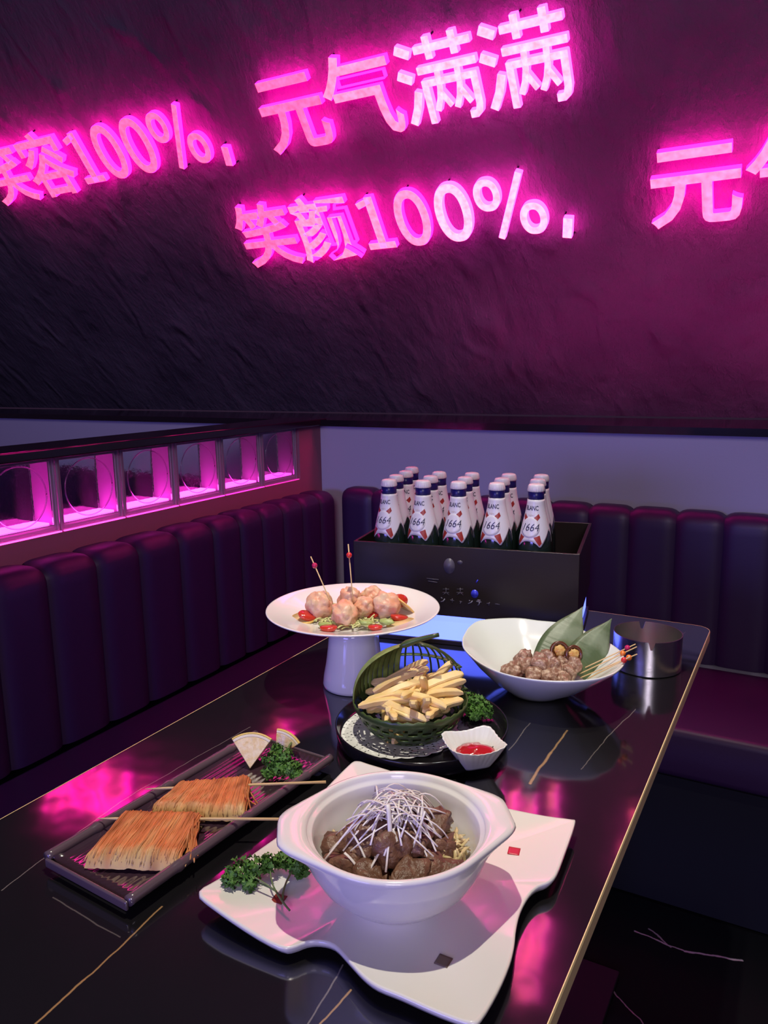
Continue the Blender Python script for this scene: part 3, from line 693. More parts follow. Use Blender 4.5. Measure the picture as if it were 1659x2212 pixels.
# ------------------------------------------------------------------ dark ribbed tray with two skewers
TA = math.radians(-3.6)
TC = Vector((-.580, .598, ZT)); TWD, TLN = .134, .315
tray = thing('rectangular_tray', 'long dark glazed tray with bamboo-shaped rims, holding two skewers', 'tray', TC, TA)
M['tray'] = mat('dark_glaze', (.045, .022, .034), .14, spec=.8, ior=1.9, coat=.3)
M['trayrim'] = mat('dark_bronze_glaze', (.105, .072, .088), .20, spec=.8, coat=.3)
def trz(x): return .0125
bm = bmesh.new(); nx, ny = 97, 24; hw, hl = TWD/2-.005, TLN/2-.004; top_, bot_ = [], []
for i in range(nx):
    u = -1+2*i/(nx-1); x = u*hw; rib = .00022*math.sin(u*hw*2*PI/.0075) if abs(u) < .97 else 0
    lift = .006*max(0, (abs(u)-.82)/.18)**1.5
    top_.append([(x, -hl+2*hl*j/ny, .0110+rib+lift+.004*max(0, abs(-1+2*j/ny)-.93)/.07) for j in range(ny+1)])
    bot_.append([(x, -hl+2*hl*j/ny, .0055+lift) for j in range(ny+1)])
V1 = [[bm.verts.new(p) for p in r] for r in top_]; V2 = [[bm.verts.new(p) for p in r] for r in bot_]
for Vv, fl in ((V1, 0), (V2, 1)):
    for a, b_ in zip(Vv, Vv[1:]):
        for j in range(ny): bm.faces.new((a[j], b_[j], b_[j+1], a[j+1]) if not fl else (a[j], a[j+1], b_[j+1], b_[j]))
for j in range(ny): bm.faces.new((V1[0][j], V1[0][j+1], V2[0][j+1], V2[0][j])); bm.faces.new((V1[-1][j], V2[-1][j], V2[-1][j+1], V1[-1][j+1]))
for i in range(nx-1): bm.faces.new((V1[i][0], V2[i][0], V2[i+1][0], V1[i+1][0])); bm.faces.new((V1[i][-1], V1[i+1][-1], V2[i+1][-1], V2[i][-1]))
obj('tray_floor', bm, M['tray'], tray)
for s_ in (-1, 1):
    pts, rad = [], []
    for i in range(64):
        y = -TLN/2+TLN*i/63; r = .0056
        for nd in (-.30, .02, .33):
            dd = abs(y/TLN-nd)*TLN
            if dd < .010: r += .0013*math.exp(-((dd-.0035)/.0016)**2)-.0008*math.exp(-(dd/.0012)**2)
        pts.append((s_*(TWD/2-.004), y, .0165)); rad.append(r)
    obj('bamboo_rim', T(pts, rad, n=14), M['trayrim'], tray)
    obj('end_rim', B(-TWD/2+.004, TWD/2-.004, s_*(TLN/2)-.003, s_*(TLN/2)+.001, .0065, .0165), M['trayrim'], tray, bevel=.0018)
    obj('foot', B(-TWD/2+.022, TWD/2-.022, s_*.11-.006, s_*.11+.006, .0004, .0062), M['tray'], tray, smooth=False)

M['fibre'] = mat('seared_fibres', (.6, .3, .1), .5, spec=.4, vcol=True, bump=(300, .3, .001))
def enoki(name, TL, TR, BR, BL, n, seed, parent, org, loose=0):
    """a flat roll of fine fibres laid across the stick: a pad with fibres bedded in its surface"""
    R_ = random.Random(seed); bm = bmesh.new(); cl = bm.loops.layers.float_color.new('Col')
    TL, TR, BR, BL = [Vector((*p, 0)) for p in (TL, TR, BR, BL)]
    def colr(s_, t, tone=1):
        o_ = Vector((.62, .205, .070)); y_ = Vector((.60, .41, .17)); dk = Vector((.30, .10, .03))
        e = min(1, max(0, (t-.78+.10*noise.noise(Vector((s_*14, seed, 0)))+.04*math.sin(9*s_+seed))/.18)); e0 = min(1, max(0, (.06-t)/.06))
        c = o_.lerp(y_, max(e, .6*e0)); c = c.lerp(y_, .75*max(0, noise.noise(Vector((s_*6, t*4, seed)))))
        c = c.lerp(dk, min(1, 1.3*max(0, noise.noise(Vector((s_*6+seed, t*4, 3)))))) * tone; return (c.x, c.y, c.z, 1)
    def surf(s_, t, h=.0175):
        a = TL.lerp(TR, s_); b_ = BL.lerp(BR, s_); p = a.lerp(b_, t)
        k_ = (max(0, min(1, t/.10))**.5)*(max(0, min(1, (1-t)/.16))**.5); ke = max(0, min(1, s_/.05, (1-s_)/.05))**.4
        z = ZB-.0045 + h*k_*(.55+.45*ke)*(1-.22*t) + .0022*noise.noise(Vector((s_*7, t*3, seed)))+.0012*noise.noise(Vector((s_*24, t*3, seed)))
        return Vector((p.x-org.x, p.y-org.y, z))
    NS, NT = 60, 22; g = []
    for i in range(NS+1): g.append([bm.verts.new(surf(i/NS, k_/NT)) for k_ in range(NT+1)])
    lo = [[bm.verts.new((v.co.x, v.co.y, ZB-.0062)) for v in row] for row in (g[0], g[-1])]
    fs = []
    for i in range(NS):
        for k_ in range(NT): fs.append((bm.faces.new((g[i][k_], g[i][k_+1], g[i+1][k_+1], g[i+1][k_])), [(i, k_), (i, k_+1), (i+1, k_+1), (i+1, k_)]))
    for f, q_ in fs:
        for l, (a, b_) in zip(f.loops, q_): l[cl] = colr(a/NS, b_/NT)
    def fib(s0, s1, t0, t1, lift, rad):
        pts, cols = [], []; K = 12; tone = R_.uniform(.72, 1.22)
        for k_ in range(K):
            t = t0+(t1-t0)*k_/(K-1); q_ = s0+(s1-s0)*k_/(K-1); p = surf(min(1, max(0, q_)), min(1, t)) + (TR-TL)*(q_-min(1, max(0, q_))) + (BL-TL)*max(0, t-1)
            if t > 1 or q_ > 1: p.z = max(ZB-.007, p.z-.004*(q_ > 1))
            pts.append(p+Vector((0, 0, lift+.0004*math.sin(k_*2+s0*50)))); cols.append(colr(q_, t, tone))
        R0 = tube(bm, pts, [rad*.5]+[rad]*(K-2)+[rad*.5], n=5)
        for k_, rr in enumerate(R0):
            for v in rr:
                for l in v.link_loops: l[cl] = cols[k_]
    for i in range(n):
        q_ = (i+R_.random())/n; d = R_.gauss(0, .012); fib(q_, q_+d, R_.uniform(0, .05), R_.uniform(.90, .985), R_.uniform(-.0006, .0003), R_.uniform(.0006, .0010))
    for i in range(loose): q_ = R_.uniform(.93, 1.0); fib(q_, q_+R_.uniform(.03, .20), R_.uniform(.15, .5), R_.uniform(.62, .96), R_.uniform(-.002, .003), .0010)
    return obj(name, bm, M['fibre'], parent, recalc=True)
ZB = .0195
for nm, (sa, sb), quad, n, lo in (('golden seared fibre skewer lying across the back of the dark tray, nearer the lemon', ((-.648, .5745), (-.469, .684)), ((-.619, .603), (-.556, .655), (-.515, .590), (-.613, .546)), 74, 5),
                              ('golden seared fibre skewer with frayed ends, at the front of the dark tray', ((-.649, .5065), (-.4665, .5995)), ((-.633, .532), (-.553, .570), (-.520, .492), (-.606, .452)), 72, 18)):
    o0 = Vector(((sa[0]+sb[0])/2, (sa[1]+sb[1])/2, 0))
    t = thing('skewer', nm, 'skewer', (o0.x, o0.y, ZT), 0, 'skewers on the dark tray')
    a = Vector((*sa, .0265))-o0; b_ = Vector((*sb, .0275))-o0
    obj('stick', T([a, a.lerp(b_, .05), a.lerp(b_, .1), a.lerp(b_, .5), b_], [.0004, .0010, .0015, .0016, .0016], n=10), M['bamboo'], t)
    enoki('fibre_roll', *quad, n, n, t, o0, lo)

# lemon wedges and parsley at the tray's far end
M['lemonflesh'] = mat('lemon_flesh', (.72, .52, .22), .25, spec=.6, var=((.80, .66, .40), 130, .4, .6), bump=(220, .4, .002), sss=.2)
M['lemonpeel'] = mat('lemon_peel', (.80, .58, .14), .4, bump=(300, .4, .001))
M['pith'] = mat('lemon_pith', (.80, .72, .56), .6)
def lemon_wedge(label, loc, rz, tilt, r, a0, a1, th):
    """thick sector cut from a lemon, standing on its point: cut face towards local -y, rind arc on top"""
    t = thing('lemon_wedge', label, 'lemon', loc, 0, 'lemon wedges on the dark tray'); t.rotation_euler = (tilt, 0, rz)
    def sect(r0_, r1_, name, m):
        bm = bmesh.new(); K = 16; A = [math.radians(a0+(a1-a0)*k_/K) for k_ in range(K+1)]
        def loop_(y, s_):
            o_ = [(r1_*s_*math.cos(a), y, r1_*math.sin(a)*s_) for a in A]; i_ = [(r0_*s_*math.cos(a), y, r0_*math.sin(a)*s_) for a in reversed(A)] if r0_ else [(0, y, 0)]*1
            return o_+i_
        loft(bm, [loop_(0, 1), loop_(th*.3, 1), loop_(th, .80)], True, True, True); bmesh.ops.remove_doubles(bm, verts=bm.verts, dist=1e-6); obj(name, bm, m, t, auto=35, bevel=.0006)
    sect(0, r*.87, 'flesh', M['lemonflesh']); sect(r*.872, r*.95, 'pith', M['pith']); sect(r*.952, r, 'peel', M['lemonpeel'])
    return t
p = at(540, 1660, ZT+.014); lemon_wedge('pale cut lemon wedge, the larger one at left beside the parsley', (p.x, p.y, ZT+.0135), math.radians(33), math.radians(-26), .044, 52, 122, .026)
p = at(572, 1650, ZT+.014); lemon_wedge('small lemon wedge with yellow rind, tucked behind the parsley', (p.x+.004, p.y+.016, ZT+.0135), math.radians(20), math.radians(-18), .038, 35, 90, .016)
p = at(603, 1650, ZT+.02)
t = thing('parsley_sprig', 'bushy dark green parsley bunch beside the lemon on the tray', 'parsley', (p.x, p.y, ZT))
r_ = lambda x, y, z: (lambda q_: (q_.x-p.x, q_.y-p.y, z))(at(x, y, ZT+z))
bm = bmesh.new(); parsley(bm, [(*r_(590, 1640, .034), .013), (*r_(612, 1632, .036), .012), (*r_(605, 1658, .026), .014), (*r_(630, 1660, .026), .012), (*r_(580, 1668, .022), .010), (*r_(598, 1618, .038), .008), (*r_(640, 1672, .021), .007)], 75, .0040, 8)
obj('leaves', bm, M['parsley'], t)
bm = bmesh.new(); tube(bm, bez(r_(606, 1650, .018), r_(618, 1620, .035), r_(630, 1604, .034), 6), .0014, n=7); obj('stem', bm, M['stem'], t)

# ------------------------------------------------------------------ round black tray with the chip basket
RC = at(910, 1557, ZT+.024)
rt = thing('round_tray', 'round black lacquer tray carrying the basket of chips and dip dish', 'tray', (RC.x, RC.y, ZT))
M['lacquer'] = mat('black_lacquer_tray', (.010, .009, .011), .13, spec=.6)
obj('tray_body', LA([(.108, .0004), (.112, .001), (.1165, .006), (.119, .024), (.1182, .0255), (.1168, .0245), (.1140, .010), (.110, .0068), (.001, .0062)], 96), M['lacquer'], rt)
DC = at(862, 1575, ZT+.008)
doi = thing('paper_doily', 'round white lace paper doily on the black tray', 'doily', (DC.x, DC.y, ZT+.0068))
M['paper'] = mat('white_paper', (.80, .80, .78), .8, spec=.2)
bm = bmesh.new(); nS = 288; rad_ = [.001, .052, .056, .0585, .061, .0635, .066, .0685, .071, .0735, .076, .079, .083]
Vd = []
for k_, r in enumerate(rad_):
    row = []
    for i in range(nS):
        a = 2*PI*i/nS; rr = r
        if k_ == len(rad_)-1: rr = .0805+.0032*abs(math.sin(a*12))
        if k_ == len(rad_)-2: rr = .0775+.002*abs(math.sin(a*12))
        row.append(bm.verts.new((rr*math.cos(a), rr*math.sin(a), .0006+.0006*noise.noise(Vector((math.cos(a)*3, math.sin(a)*3, r*40))))))
    Vd.append(row)
for k_ in range(len(rad_)-1):
    for i in range(nS):
        g = i % 24; hole = False
        if k_ == 2: hole = i % 8 in (1, 2)
        if k_ == 4: hole = g in (4, 10, 11, 17)
        if k_ == 6: hole = g in (2, 8, 9, 15)
        if k_ == 8: hole = g in (5, 12, 19)
        if k_ == 10: hole = g in (6, 12, 18)
        if not hole: j = (i+1) % nS; bm.faces.new((Vd[k_][i], Vd[k_][j], Vd[k_+1][j], Vd[k_+1][i]))
o = obj('lace_sheet', bm, M['paper'], doi); so = o.modifiers.new('solid', 'SOLIDIFY'); so.thickness = .0004; so.offset = 1

# basket: openwork green bowl with a leaf-shaped hood
KC = at(886, 1512, ZT+.053)
bas = thing('chip_basket', 'green openwork leaf-shaped basket full of chips on the doily', 'basket', (KC.x, KC.y, ZT+.0082))
M['green'] = mat('dark_green_plastic', (.055, .095, .028), .32, spec=.5, var=((.055, .085, .026), 60, .4, .6))
M['leafg'] = mat('green_leaf_strip', (.27, .36, .10), .35, spec=.5, var=((.15, .20, .06), 40, .4, .6))
bm = bmesh.new(); nS = 72; zz = [.0, .003, .0085, .014, .0195, .025, .0305, .036, .040, .0435, .047]; rr = [.047, .052, .058, .0630, .067, .0705, .0735, .0758, .0772, .0780, .0785]
Vd = []
for k_, (r, z) in enumerate(zip(rr, zz)):
    Vd.append([bm.verts.new(((r+(.0012 if k_ >= 8 else 0))*math.cos(2*PI*i/nS), (r+(.0012 if k_ >= 8 else 0))*math.sin(2*PI*i/nS), z+(.0022*abs(math.sin(2*PI*i/nS*18)) if k_ == 10 else 0))) for i in range(nS)])
for k_ in range(10):
    for i in range(nS):
        hole = False
        if k_ in (1, 3, 5): hole = (i+(k_//2)) % 3 != 0
        if k_ == 6: hole = i % 3 == 1
        if not hole: j = (i+1) % nS; bm.faces.new((Vd[k_][i], Vd[k_][j], Vd[k_+1][j], Vd[k_+1][i]))
bm.faces.new(Vd[0][::-1])
o = obj('bowl_lattice', bm, M['green'], bas); so = o.modifiers.new('solid', 'SOLIDIFY'); so.thickness = .0018
APX = Vector((.0, .002, .126))
def strip(th, bulge, w_, m, endr, n=12, flat=.35):
    a = math.radians(th); d = Vector((math.cos(a), math.sin(a), 0))
    p0 = d*.0778+Vector((0, 0, .040)); p2 = APX+d*endr+Vector((0, 0, -.002))
    p1 = d*(.0778+bulge)+Vector((0, 0, .100))
    return bez(p0, p1, p2, n), w_
for i in range(13):     # the folded leaf on the left, close ribs
    th = 132+i*6.6; pts, w_ = strip(th, .006, .0034, None, .008)
    obj('leaf_rib', T(pts, [.0043]*5+[.0040, .0036, .0031, .0026, .0020, .0015, .001], n=8, flat=.3, up=(math.cos(math.radians(th)), math.sin(math.radians(th)), 0)), M['leafg'], bas)
for i in range(9):      # the open ribs of the back
    th = 46+i*9.6; pts, w_ = strip(th, .010, .0022, None, .012)
    obj('hood_rib', T(pts, .0017, n=7, flat=.8), M['green'], bas)
band = []
for i in range(20):
    th = 44+i*4.75; pts, _ = strip(th, .010, 0, None, .012, 13); band.append(pts[5]+Vector((math.cos(math.radians(th)), math.sin(math.radians(th)), 0))*.0006)
obj('cross_band', T(band, .0046, n=8, flat=.3), M['green'], bas)
band = []
for i in range(20):
    th = 44+i*4.75; pts, _ = strip(th, .010, 0, None, .012, 13); band.append(pts[1])
obj('cross_band', T(band, .007, n=8, flat=.28), M['green'], bas)
st = at(948, 1371, ZT+.0082+.140); st = Vector((st.x-KC.x, st.y-KC.y, .140))
obj('stem', T(bez(Vector((-.012, -.006, .122)), APX+Vector((.002, .004, .004)), st, 9), [.0018, .0042, .0052, .0048, .0042, .0037, .0034, .0032, .0030], n=9), M['green'], bas)

# chips
M['chip'] = mat('fried_potato', (.78, .54, .20), .42, spec=.4, var=((.84, .66, .32), 45, .35, .65), sss=.25)
def chip_mesh(seed, ln, w_, bend):
    R_ = random.Random(seed); bm = bmesh.new(); n = 10; rings = []
    for i in range(n+1):
        t = i/n*2-1; x = t*ln/2; tp = 1 if abs(t) < .80 else .45+.55*(1-(abs(t)-.80)/.20)
        w1 = w_*tp*(1+.08*R_.uniform(-1, 1)); h1 = w_*.82*tp; z = bend*(1-t*t); c = w1*.13
        ring = [(-w1/2+c, -h1/2), (w1/2-c, -h1/2), (w1/2, -h1/2+c), (w1/2, h1/2-c), (w1/2-c, h1/2), (-w1/2+c, h1/2), (-w1/2, h1/2-c), (-w1/2, -h1/2+c)]
        rings.append([(x, y, z+q_) for y, q_ in ring])
    loft(bm, rings, True, True, True); me = mesh('chip', bm); me.set_sharp_from_angle(angle=.6); me.materials.append(M['chip']); return me
chips = [chip_mesh(i, l, w_, b_) for i, (l, w_, b_) in enumerate(((.085, .0125, .006), (.070, .0100, .003), (.060, .0105, .002), (.052, .0095, .004), (.078, .0105, .008), (.045, .0115, .001)))]
def chip(i, u, v, z, az, el, roll=0):
    """u to the camera's right, v away from it, from the basket's centre"""
    o = obj('chip', chips[i], None); p = KC+rgt*u+fw*v; o.location = (p.x, p.y, ZT+z-.020)
    d = (rgt*math.cos(math.radians(az))+fw*math.sin(math.radians(az)))*math.cos(math.radians(el))+Vector((0, 0, math.sin(math.radians(el))))
    o.rotation_euler = (d.to_track_quat('X', 'Z').to_matrix() @ Matrix.Rotation(math.radians(roll), 3, 'X')).to_euler()
    return tag(o, 'pale golden potato chip in the heap inside the green basket', 'chip', 'chips in the green basket')
rnd = random.Random(21)
for k_ in range(16):
    a = rnd.uniform(0, 2*PI); r = .036*math.sqrt(rnd.random()); chip(rnd.randrange(6), r*math.cos(a), r*math.sin(a), .046+.008*(k_ % 3), rnd.uniform(0, 180), rnd.uniform(-6, 6), rnd.uniform(0, 90))
for k_ in range(18):
    a = rnd.uniform(0, 2*PI); r = .044*math.sqrt(rnd.random()); chip(rnd.randrange(1, 6), r*math.cos(a), r*math.sin(a), .072+.004*(k_ % 3), rnd.uniform(0, 180), rnd.uniform(-10, 10), rnd.uniform(0, 90))
for a in ((0, -.012, .012, .097, 18, 16, 10), (4, -.014, -.010, .090, 22, 12, 30), (0, -.022, -.020, .084, 12, 4, 0), (1, -.026, -.042, .078, -38, -6, 20), (1, -.008, -.050, .079, -30, -10, 40), (2, .004, -.046, .083, 84, -36, 0), (2, .018, -.046, .085, 96, -40, 0), (3, .018, -.014, .098, 80, -50, 10), (3, .010, .004, .098, 60, 20, 10),
          (0, .036, .006, .092, 20, 14, 30), (1, .040, .022, .096, 42, 26, 10), (4, .034, -.020, .083, 14, 6, 0), (2, .044, -.034, .079, 28, 4, 20), (5, .030, -.040, .077, 50, -14, 0), (1, .022, .026, .090, 10, 12, 0), (3, -.030, .016, .092, -24, 10, 40), (2, .054, -.012, .080, 60, 8, 15), (5, -.044, -.022, .080, 20, 4, 0), (1, -.036, -.034, .084, 10, 2, 0), (3, .0, -.030, .092, 60, -18, 0), (4, .010, -.034, .086, -20, -6, 15), (1, .046, -.004, .090, 25, 10, 0), (4, -.006, .026, .102, 30, 14, 45), (2, .030, -.052, .078, 70, -14, 0), (3, -.026, -.054, .074, 100, -20, 0)):
    chip(*a)
p = at(843, 1598, ZT+.012); o = obj('chip', chips[5], None, loc=(p.x, p.y, ZT+.0125), rot=(0, 0, 1)); o.scale = (.32, .75, .75); tag(o, 'broken chip crumb lying on the doily in front of the basket', 'chip')

# dip dish
dc = Vector((-.3475, .840, 0)); dish = thing('dip_dish', 'small square white fluted dish of red ketchup on the tray', 'dish', (dc.x, dc.y, ZT+.0068), math.radians(45.5))
bm = bmesh.new(); n = 112
def sq(r, z, fl, dz=0):
    out = []
    for i in range(n):
        a = 2*PI*i/n; c, s_ = math.cos(a), math.sin(a); k_ = (abs(c)**5+abs(s_)**5)**(-1/5); ww = 1+fl*math.cos(28*a); cn = abs(math.sin(2*a))**3
        out.append((r*k_*c*ww*1.02, r*k_*s_*ww*.96, z+dz*cn))
    return out
loft(bm, [sq(.001, .0004, 0), sq(.018, .0004, 0), sq(.0195, .003, 0), sq(.0265, .015, .008), sq(.0345, .0275, .014, .004), sq(.0352, .0288, .016, .004), sq(.0343, .0291, .016, .004), sq(.0328, .0275, .020, .004), sq(.025, .0165, .022), sq(.017, .0085, .010), sq(.001, .0048, 0)], True, True, True)
M['dish'] = mat('pale_fluted_glaze', (.74, .76, .74), .2, spec=.5, coat=.3)
obj('dish_body', bm, M['dish'], dish)
M['ketchup'] = mat('ketchup', (.42, .012, .020), .12, spec=.6, coat=.4)
kb = blob(9, (.0250, .0185, .0085), .28, 2.2); o = tag(obj('ketchup', kb, M['ketchup']), 'glossy red ketchup in the white fluted dish', 'ketchup'); o.location = (dc.x+.003, dc.y-.002, ZT+.0068+.0165); o.rotation_euler.z = .6
p = at(1030, 1530, ZT+.012); t = thing('parsley_sprig', 'dark parsley bunch on the round tray behind the dip dish', 'parsley', (p.x, p.y, ZT+.0068))
r2 = lambda x, y, z: (lambda q_: (q_.x-p.x, q_.y-p.y, z-.0068))(at(x, y, ZT+z))
bm = bmesh.new(); parsley(bm, [(*r2(1030, 1515, .030), .015), (*r2(1012, 1508, .028), .012), (*r2(1046, 1528, .026), .013), (*r2(1025, 1540, .020), .014), (*r2(1052, 1542, .018), .009), (*r2(1008, 1532, .018), .011)], 70, .0042, 13); obj('leaves', bm, M['parsley'], t)
obj('stem', T([(-.004, .002, .0006), (-.003, 0, .010), (0, 0, .02)], .0013, n=6), M['stem'], t)

# ------------------------------------------------------------------ footed plate with shrimp balls
FP = Vector((-.622, .999, ZT)); fp = thing('footed_plate', 'wide white plate on a tall pedestal foot carrying shrimp balls', 'plate', FP)
bm = bmesh.new(); lathe(bm, [(.001, .012), (.043, .010), (.0475, .0004), (.0505, .001), (.0515, .006), (.0495, .020), (.0455, .040), (.0420, .065), (.0400, .085), (.0410, .104)], 64, cap0=False, cap1=True); obj('pedestal', bm, M['white2'], fp)
obj('plate_top', LA([(.001, .1045), (.055, .1045), (.090, .1125), (.125, .1240), (.1372, .1290), (.1385, .1303), (.1378, .1315), (.1355, .1312), (.120, .1268), (.098, .1205), (.075, .1148), (.066, .1130), (.001, .1125)], 96), M['white2'], fp)
M['shrimp'] = mat('shrimp_ball', (.74, .36, .22), .32, spec=.5, var=((.72, .50, .33), 55, .4, .62), bump=(95, .45, .005), sss=.3)
M['tomato'] = mat('tomato_red', (.52, .035, .018), .18, spec=.6, coat=.3)
M['cuc'] = mat('cucumber_green', (.32, .40, .12), .35, spec=.5)
M['cabbage'] = mat('pale_cabbage', (.58, .60, .26), .4, spec=.4)
M['orangerind'] = mat('citrus_rind', (.72, .46, .12), .35); M['orangeflesh'] = mat('citrus_flesh', (.70, .52, .24), .3)
def fpp(x, y, z): p_ = at(540+x/3.77, 1160+y/3.77, ZT+z); return p_
PZ = .1145
rnd = random.Random(3)
bm = bmesh.new()
for i in range(230):
    a = rnd.uniform(0, 2*PI); r = .066*math.sqrt(rnd.random()); p_ = Vector((r*math.cos(a), r*math.sin(a), PZ+rnd.uniform(.001, .007))); d = Vector((rnd.uniform(-1, 1), rnd.uniform(-1, 1), rnd.uniform(-.1, .3))).normalized()*rnd.uniform(.006, .013)
    tube(bm, bez(p_-d, p_+Vector((0, 0, .004)), p_+d, 5), .0017, n=5, flat=.5)
o = tag(obj('cabbage_shreds', bm, M['cabbage']), 'pale green cabbage shreds under the shrimp balls on the footed plate', 'cabbage'); o.location = FP; o['kind'] = 'stuff'
sb = [mesh('shrimp_ball', blob(i+20, (.0215, .0195, .0175), .24, 1.9, 4)) for i in range(3)]
for me in sb: me.materials.append(M['shrimp'])
shr = [(565, 580, .020, 1.12, 'at left under the leaning pick'), (770, 645, .018, 1.1, 'at the front'), (815, 525, .022, 1.0, 'at the back centre with the upright pick'), (925, 590, .020, .85, 'in the centre, partly hidden'), (995, 510, .018, .95, 'at the back, partly hidden'), (1110, 575, .020, 1.12, 'at the right beside the tomato')]
for i, (x, y, z, s_, nm) in enumerate(shr):
    p_ = fpp(x, y, PZ+z-.004); o = obj('shrimp_ball', sb[i % 3], None, loc=(p_.x, p_.y, ZT+PZ+z), rot=(rnd.uniform(0, 6), rnd.uniform(0, 6), rnd.uniform(0, 6))); o.scale = (s_,)*3
    tag(o, 'pink shrimp ball on the footed plate, ' + nm, 'shrimp ball', 'shrimp balls on the footed plate')
def tom(x, y, z, s_, rot, nm):
    p_ = fpp(x, y, PZ+z); bm = bmesh.new(); lathe(bm, [(.001, -.0062), (.006, -.0055), (.0095, -.002), (.0105, .001), (.0098, .003), (.001, .0035)], 20)
    for v in bm.verts: v.co.x *= 1.35
    o = obj('tomato_half', bm, M['tomato'], loc=(p_.x, p_.y, ZT+PZ+z), rot=rot); o.scale = (s_,)*3; tag(o, 'red cherry tomato piece on the footed plate, ' + nm, 'tomato', 'tomato pieces on the footed plate')
tom(462, 642, .010, 1.05, (.4, .3, .9), 'at the far left'); tom(640, 742, .007, .95, (0, 0, .5), 'front left below the shrimp'); tom(1215, 655, .007, 1.05, (0, .2, .9), 'at the right edge of the food')
tom(1215, 520, .020, 1.05, (1.2, 0, .9), 'standing behind the right shrimp ball'); tom(985, 632, .008, .9, (.3, 0, .2), 'in the middle under the shrimp'); tom(1020, 735, .006, .8, (0, 0, .4), 'at the front right edge')
def cit(x, y, z, r, rot, nm):
    p_ = fpp(x, y, PZ+z); t_ = thing('citrus_slice', 'thin orange citrus slice on the footed plate, ' + nm, 'citrus slice', (p_.x, p_.y, ZT+PZ+z), 0, 'citrus slices on the footed plate'); t_.rotation_euler = rot
    obj('flesh', LA([(.001, -.0013), (r*.88, -.0013), (r*.88, .0013), (.001, .0013)], 32), M['orangeflesh'], t_); obj('rind', LA([(r*.88, -.0015), (r, -.0012), (r, .0012), (r*.88, .0015)], 32, cap0=False, cap1=False), M['orangerind'], t_)
cit(440, 660, .004, .021, (.12, .05, 0), 'at the left end'); cit(1250, 560, .013, .023, (-.7, .5, 0), 'leaning at the right end'); cit(1230, 700, .004, .023, (.05, -.1, 0), 'flat at the front right')
def cuc(x, y, z, rot, nm):
    p_ = fpp(x, y, PZ+z); o = obj('cucumber_piece', blob(31, (.012, .0065, .0045), .25, 2), M['cuc'], loc=(p_.x, p_.y, ZT+PZ+z), rot=rot); tag(o, 'green cucumber piece on the footed plate, ' + nm, 'cucumber', 'cucumber pieces on the footed plate')
cuc(955, 700, .009, (0, .2, .6), 'front centre right'); cuc(1110, 690, .010, (.2, 0, .2), 'below the right shrimp ball'); cuc(615, 715, .006, (0, 0, .1), 'front left')
M['bead_red'] = mat('red_bead', (.60, .03, .03), .2, spec=.6); M['bead_pink'] = mat('crimson_bead', (.50, .02, .10), .2, spec=.6); M['bead_orange'] = mat('orange_bead', (.78, .20, .03), .2, spec=.6)
def pick(label, a, b_, bead_t, bm_, group, r=.0009, br=.0042, loop=True):
    a, b_ = Vector(a), Vector(b_); t_ = thing('bead_pick', label, 'pick', a, 0, group); d = b_-a
    obj('stick', T([(0, 0, 0), d*.05, d], [.0003, r, r*1.1], n=8), M['bamboo'], t_)
    bmn = bmesh.new(); bmesh.ops.create_uvsphere(bmn, u_segments=16, v_segments=10, radius=br); obj('bead', bmn, bm_, t_, loc=d*bead_t)
    return t_
def onplane_y(x, y, Y): return aty(x, y, Y)
a = fpp(655, 525, PZ+.030); b_ = aty(540+495/3.77, 1160+160/3.77, a.y+.012); pick('bamboo pick with crimson bead, leaning left on the footed plate', a, b_, .80, M['bead_pink'], 'bead picks on the footed plate', br=.0046)
a = fpp(840, 540, PZ+.024); b_ = aty(540+800/3.77, 1160+58/3.77, a.y+.004); pick('bamboo pick with red bead, standing upright on the footed plate', a, b_, .815, M['bead_red'], 'bead picks on the footed plate', br=.0046)

# ------------------------------------------------------------------ pale bowl of whelks
o82 = [(-.478, 1.109), (-.484, 1.150), (-.475, 1.186), (-.431, 1.223), (-.392, 1.233), (-.352, 1.238), (-.306, 1.220), (-.268, 1.192), (-.244, 1.166), (-.228, 1.138), (-.218, 1.102), (-.219, 1.068), (-.225, 1.043), (-.241, 1.015), (-.28, .991), (-.325, .984), (-.372, .994), (-.417, 1.023), (-.455, 1.059), (-.471, 1.088)]
WC = Vector((-.352, 1.108, 0)); wb = thing('angular_bowl', 'pale angular bowl of whelks with bamboo leaves and bead picks', 'bowl', (WC.x, WC.y, ZT))
ow = [p_-WC for p_ in smooth_closed(o82, 5)]
ZR = .070
def wr(s_, z, lift=0):
    out = []
    for p_ in ow:
        r = math.hypot(p_.x, p_.y); k_ = s_*p_; tgt = .045*p_/r*1.0
        out.append((k_.x, k_.y, z+lift*(r-.125)))
    return out
def wmix(mixw, rad_, z, lift=0):
    out = []
    for p_ in ow:
        r = math.hypot(p_.x, p_.y); c_ = p_/r*rad_; q_ = c_.lerp(p_*(rad_/.125), mixw); out.append((q_.x, q_.y, z+lift*(r-.125)))
    return out
bm = bmesh.new()
loft(bm, [wmix(0, .001, .0004), wmix(0, .040, .0004), wmix(0, .044, .0012), wmix(.1, .050, .006), wmix(.4, .075, .022), wmix(.75, .103, .046, .1), wmix(1, .124, .067, .2), wmix(1, .1255, .0695, .22), wmix(1, .1245, .0712, .22), wmix(1, .1222, .0700, .2), wmix(.8, .102, .0505, .1), wmix(.45, .076, .028), wmix(.15, .05, .0125), wmix(0, .03, .0085), wmix(0, .001, .008)], True, True, True)
obj('bowl_body', bm, M['celadon'], wb)
M['whelk'] = mat('braised_whelk', (.25, .135, .090), .30, spec=.55, var=((.56, .42, .32), 150, .48, .66), bump=(130, .7, .004))
M['whelksauce'] = mat('brown_sauce', (.20, .035, .010), .15, spec=.6, coat=.3)
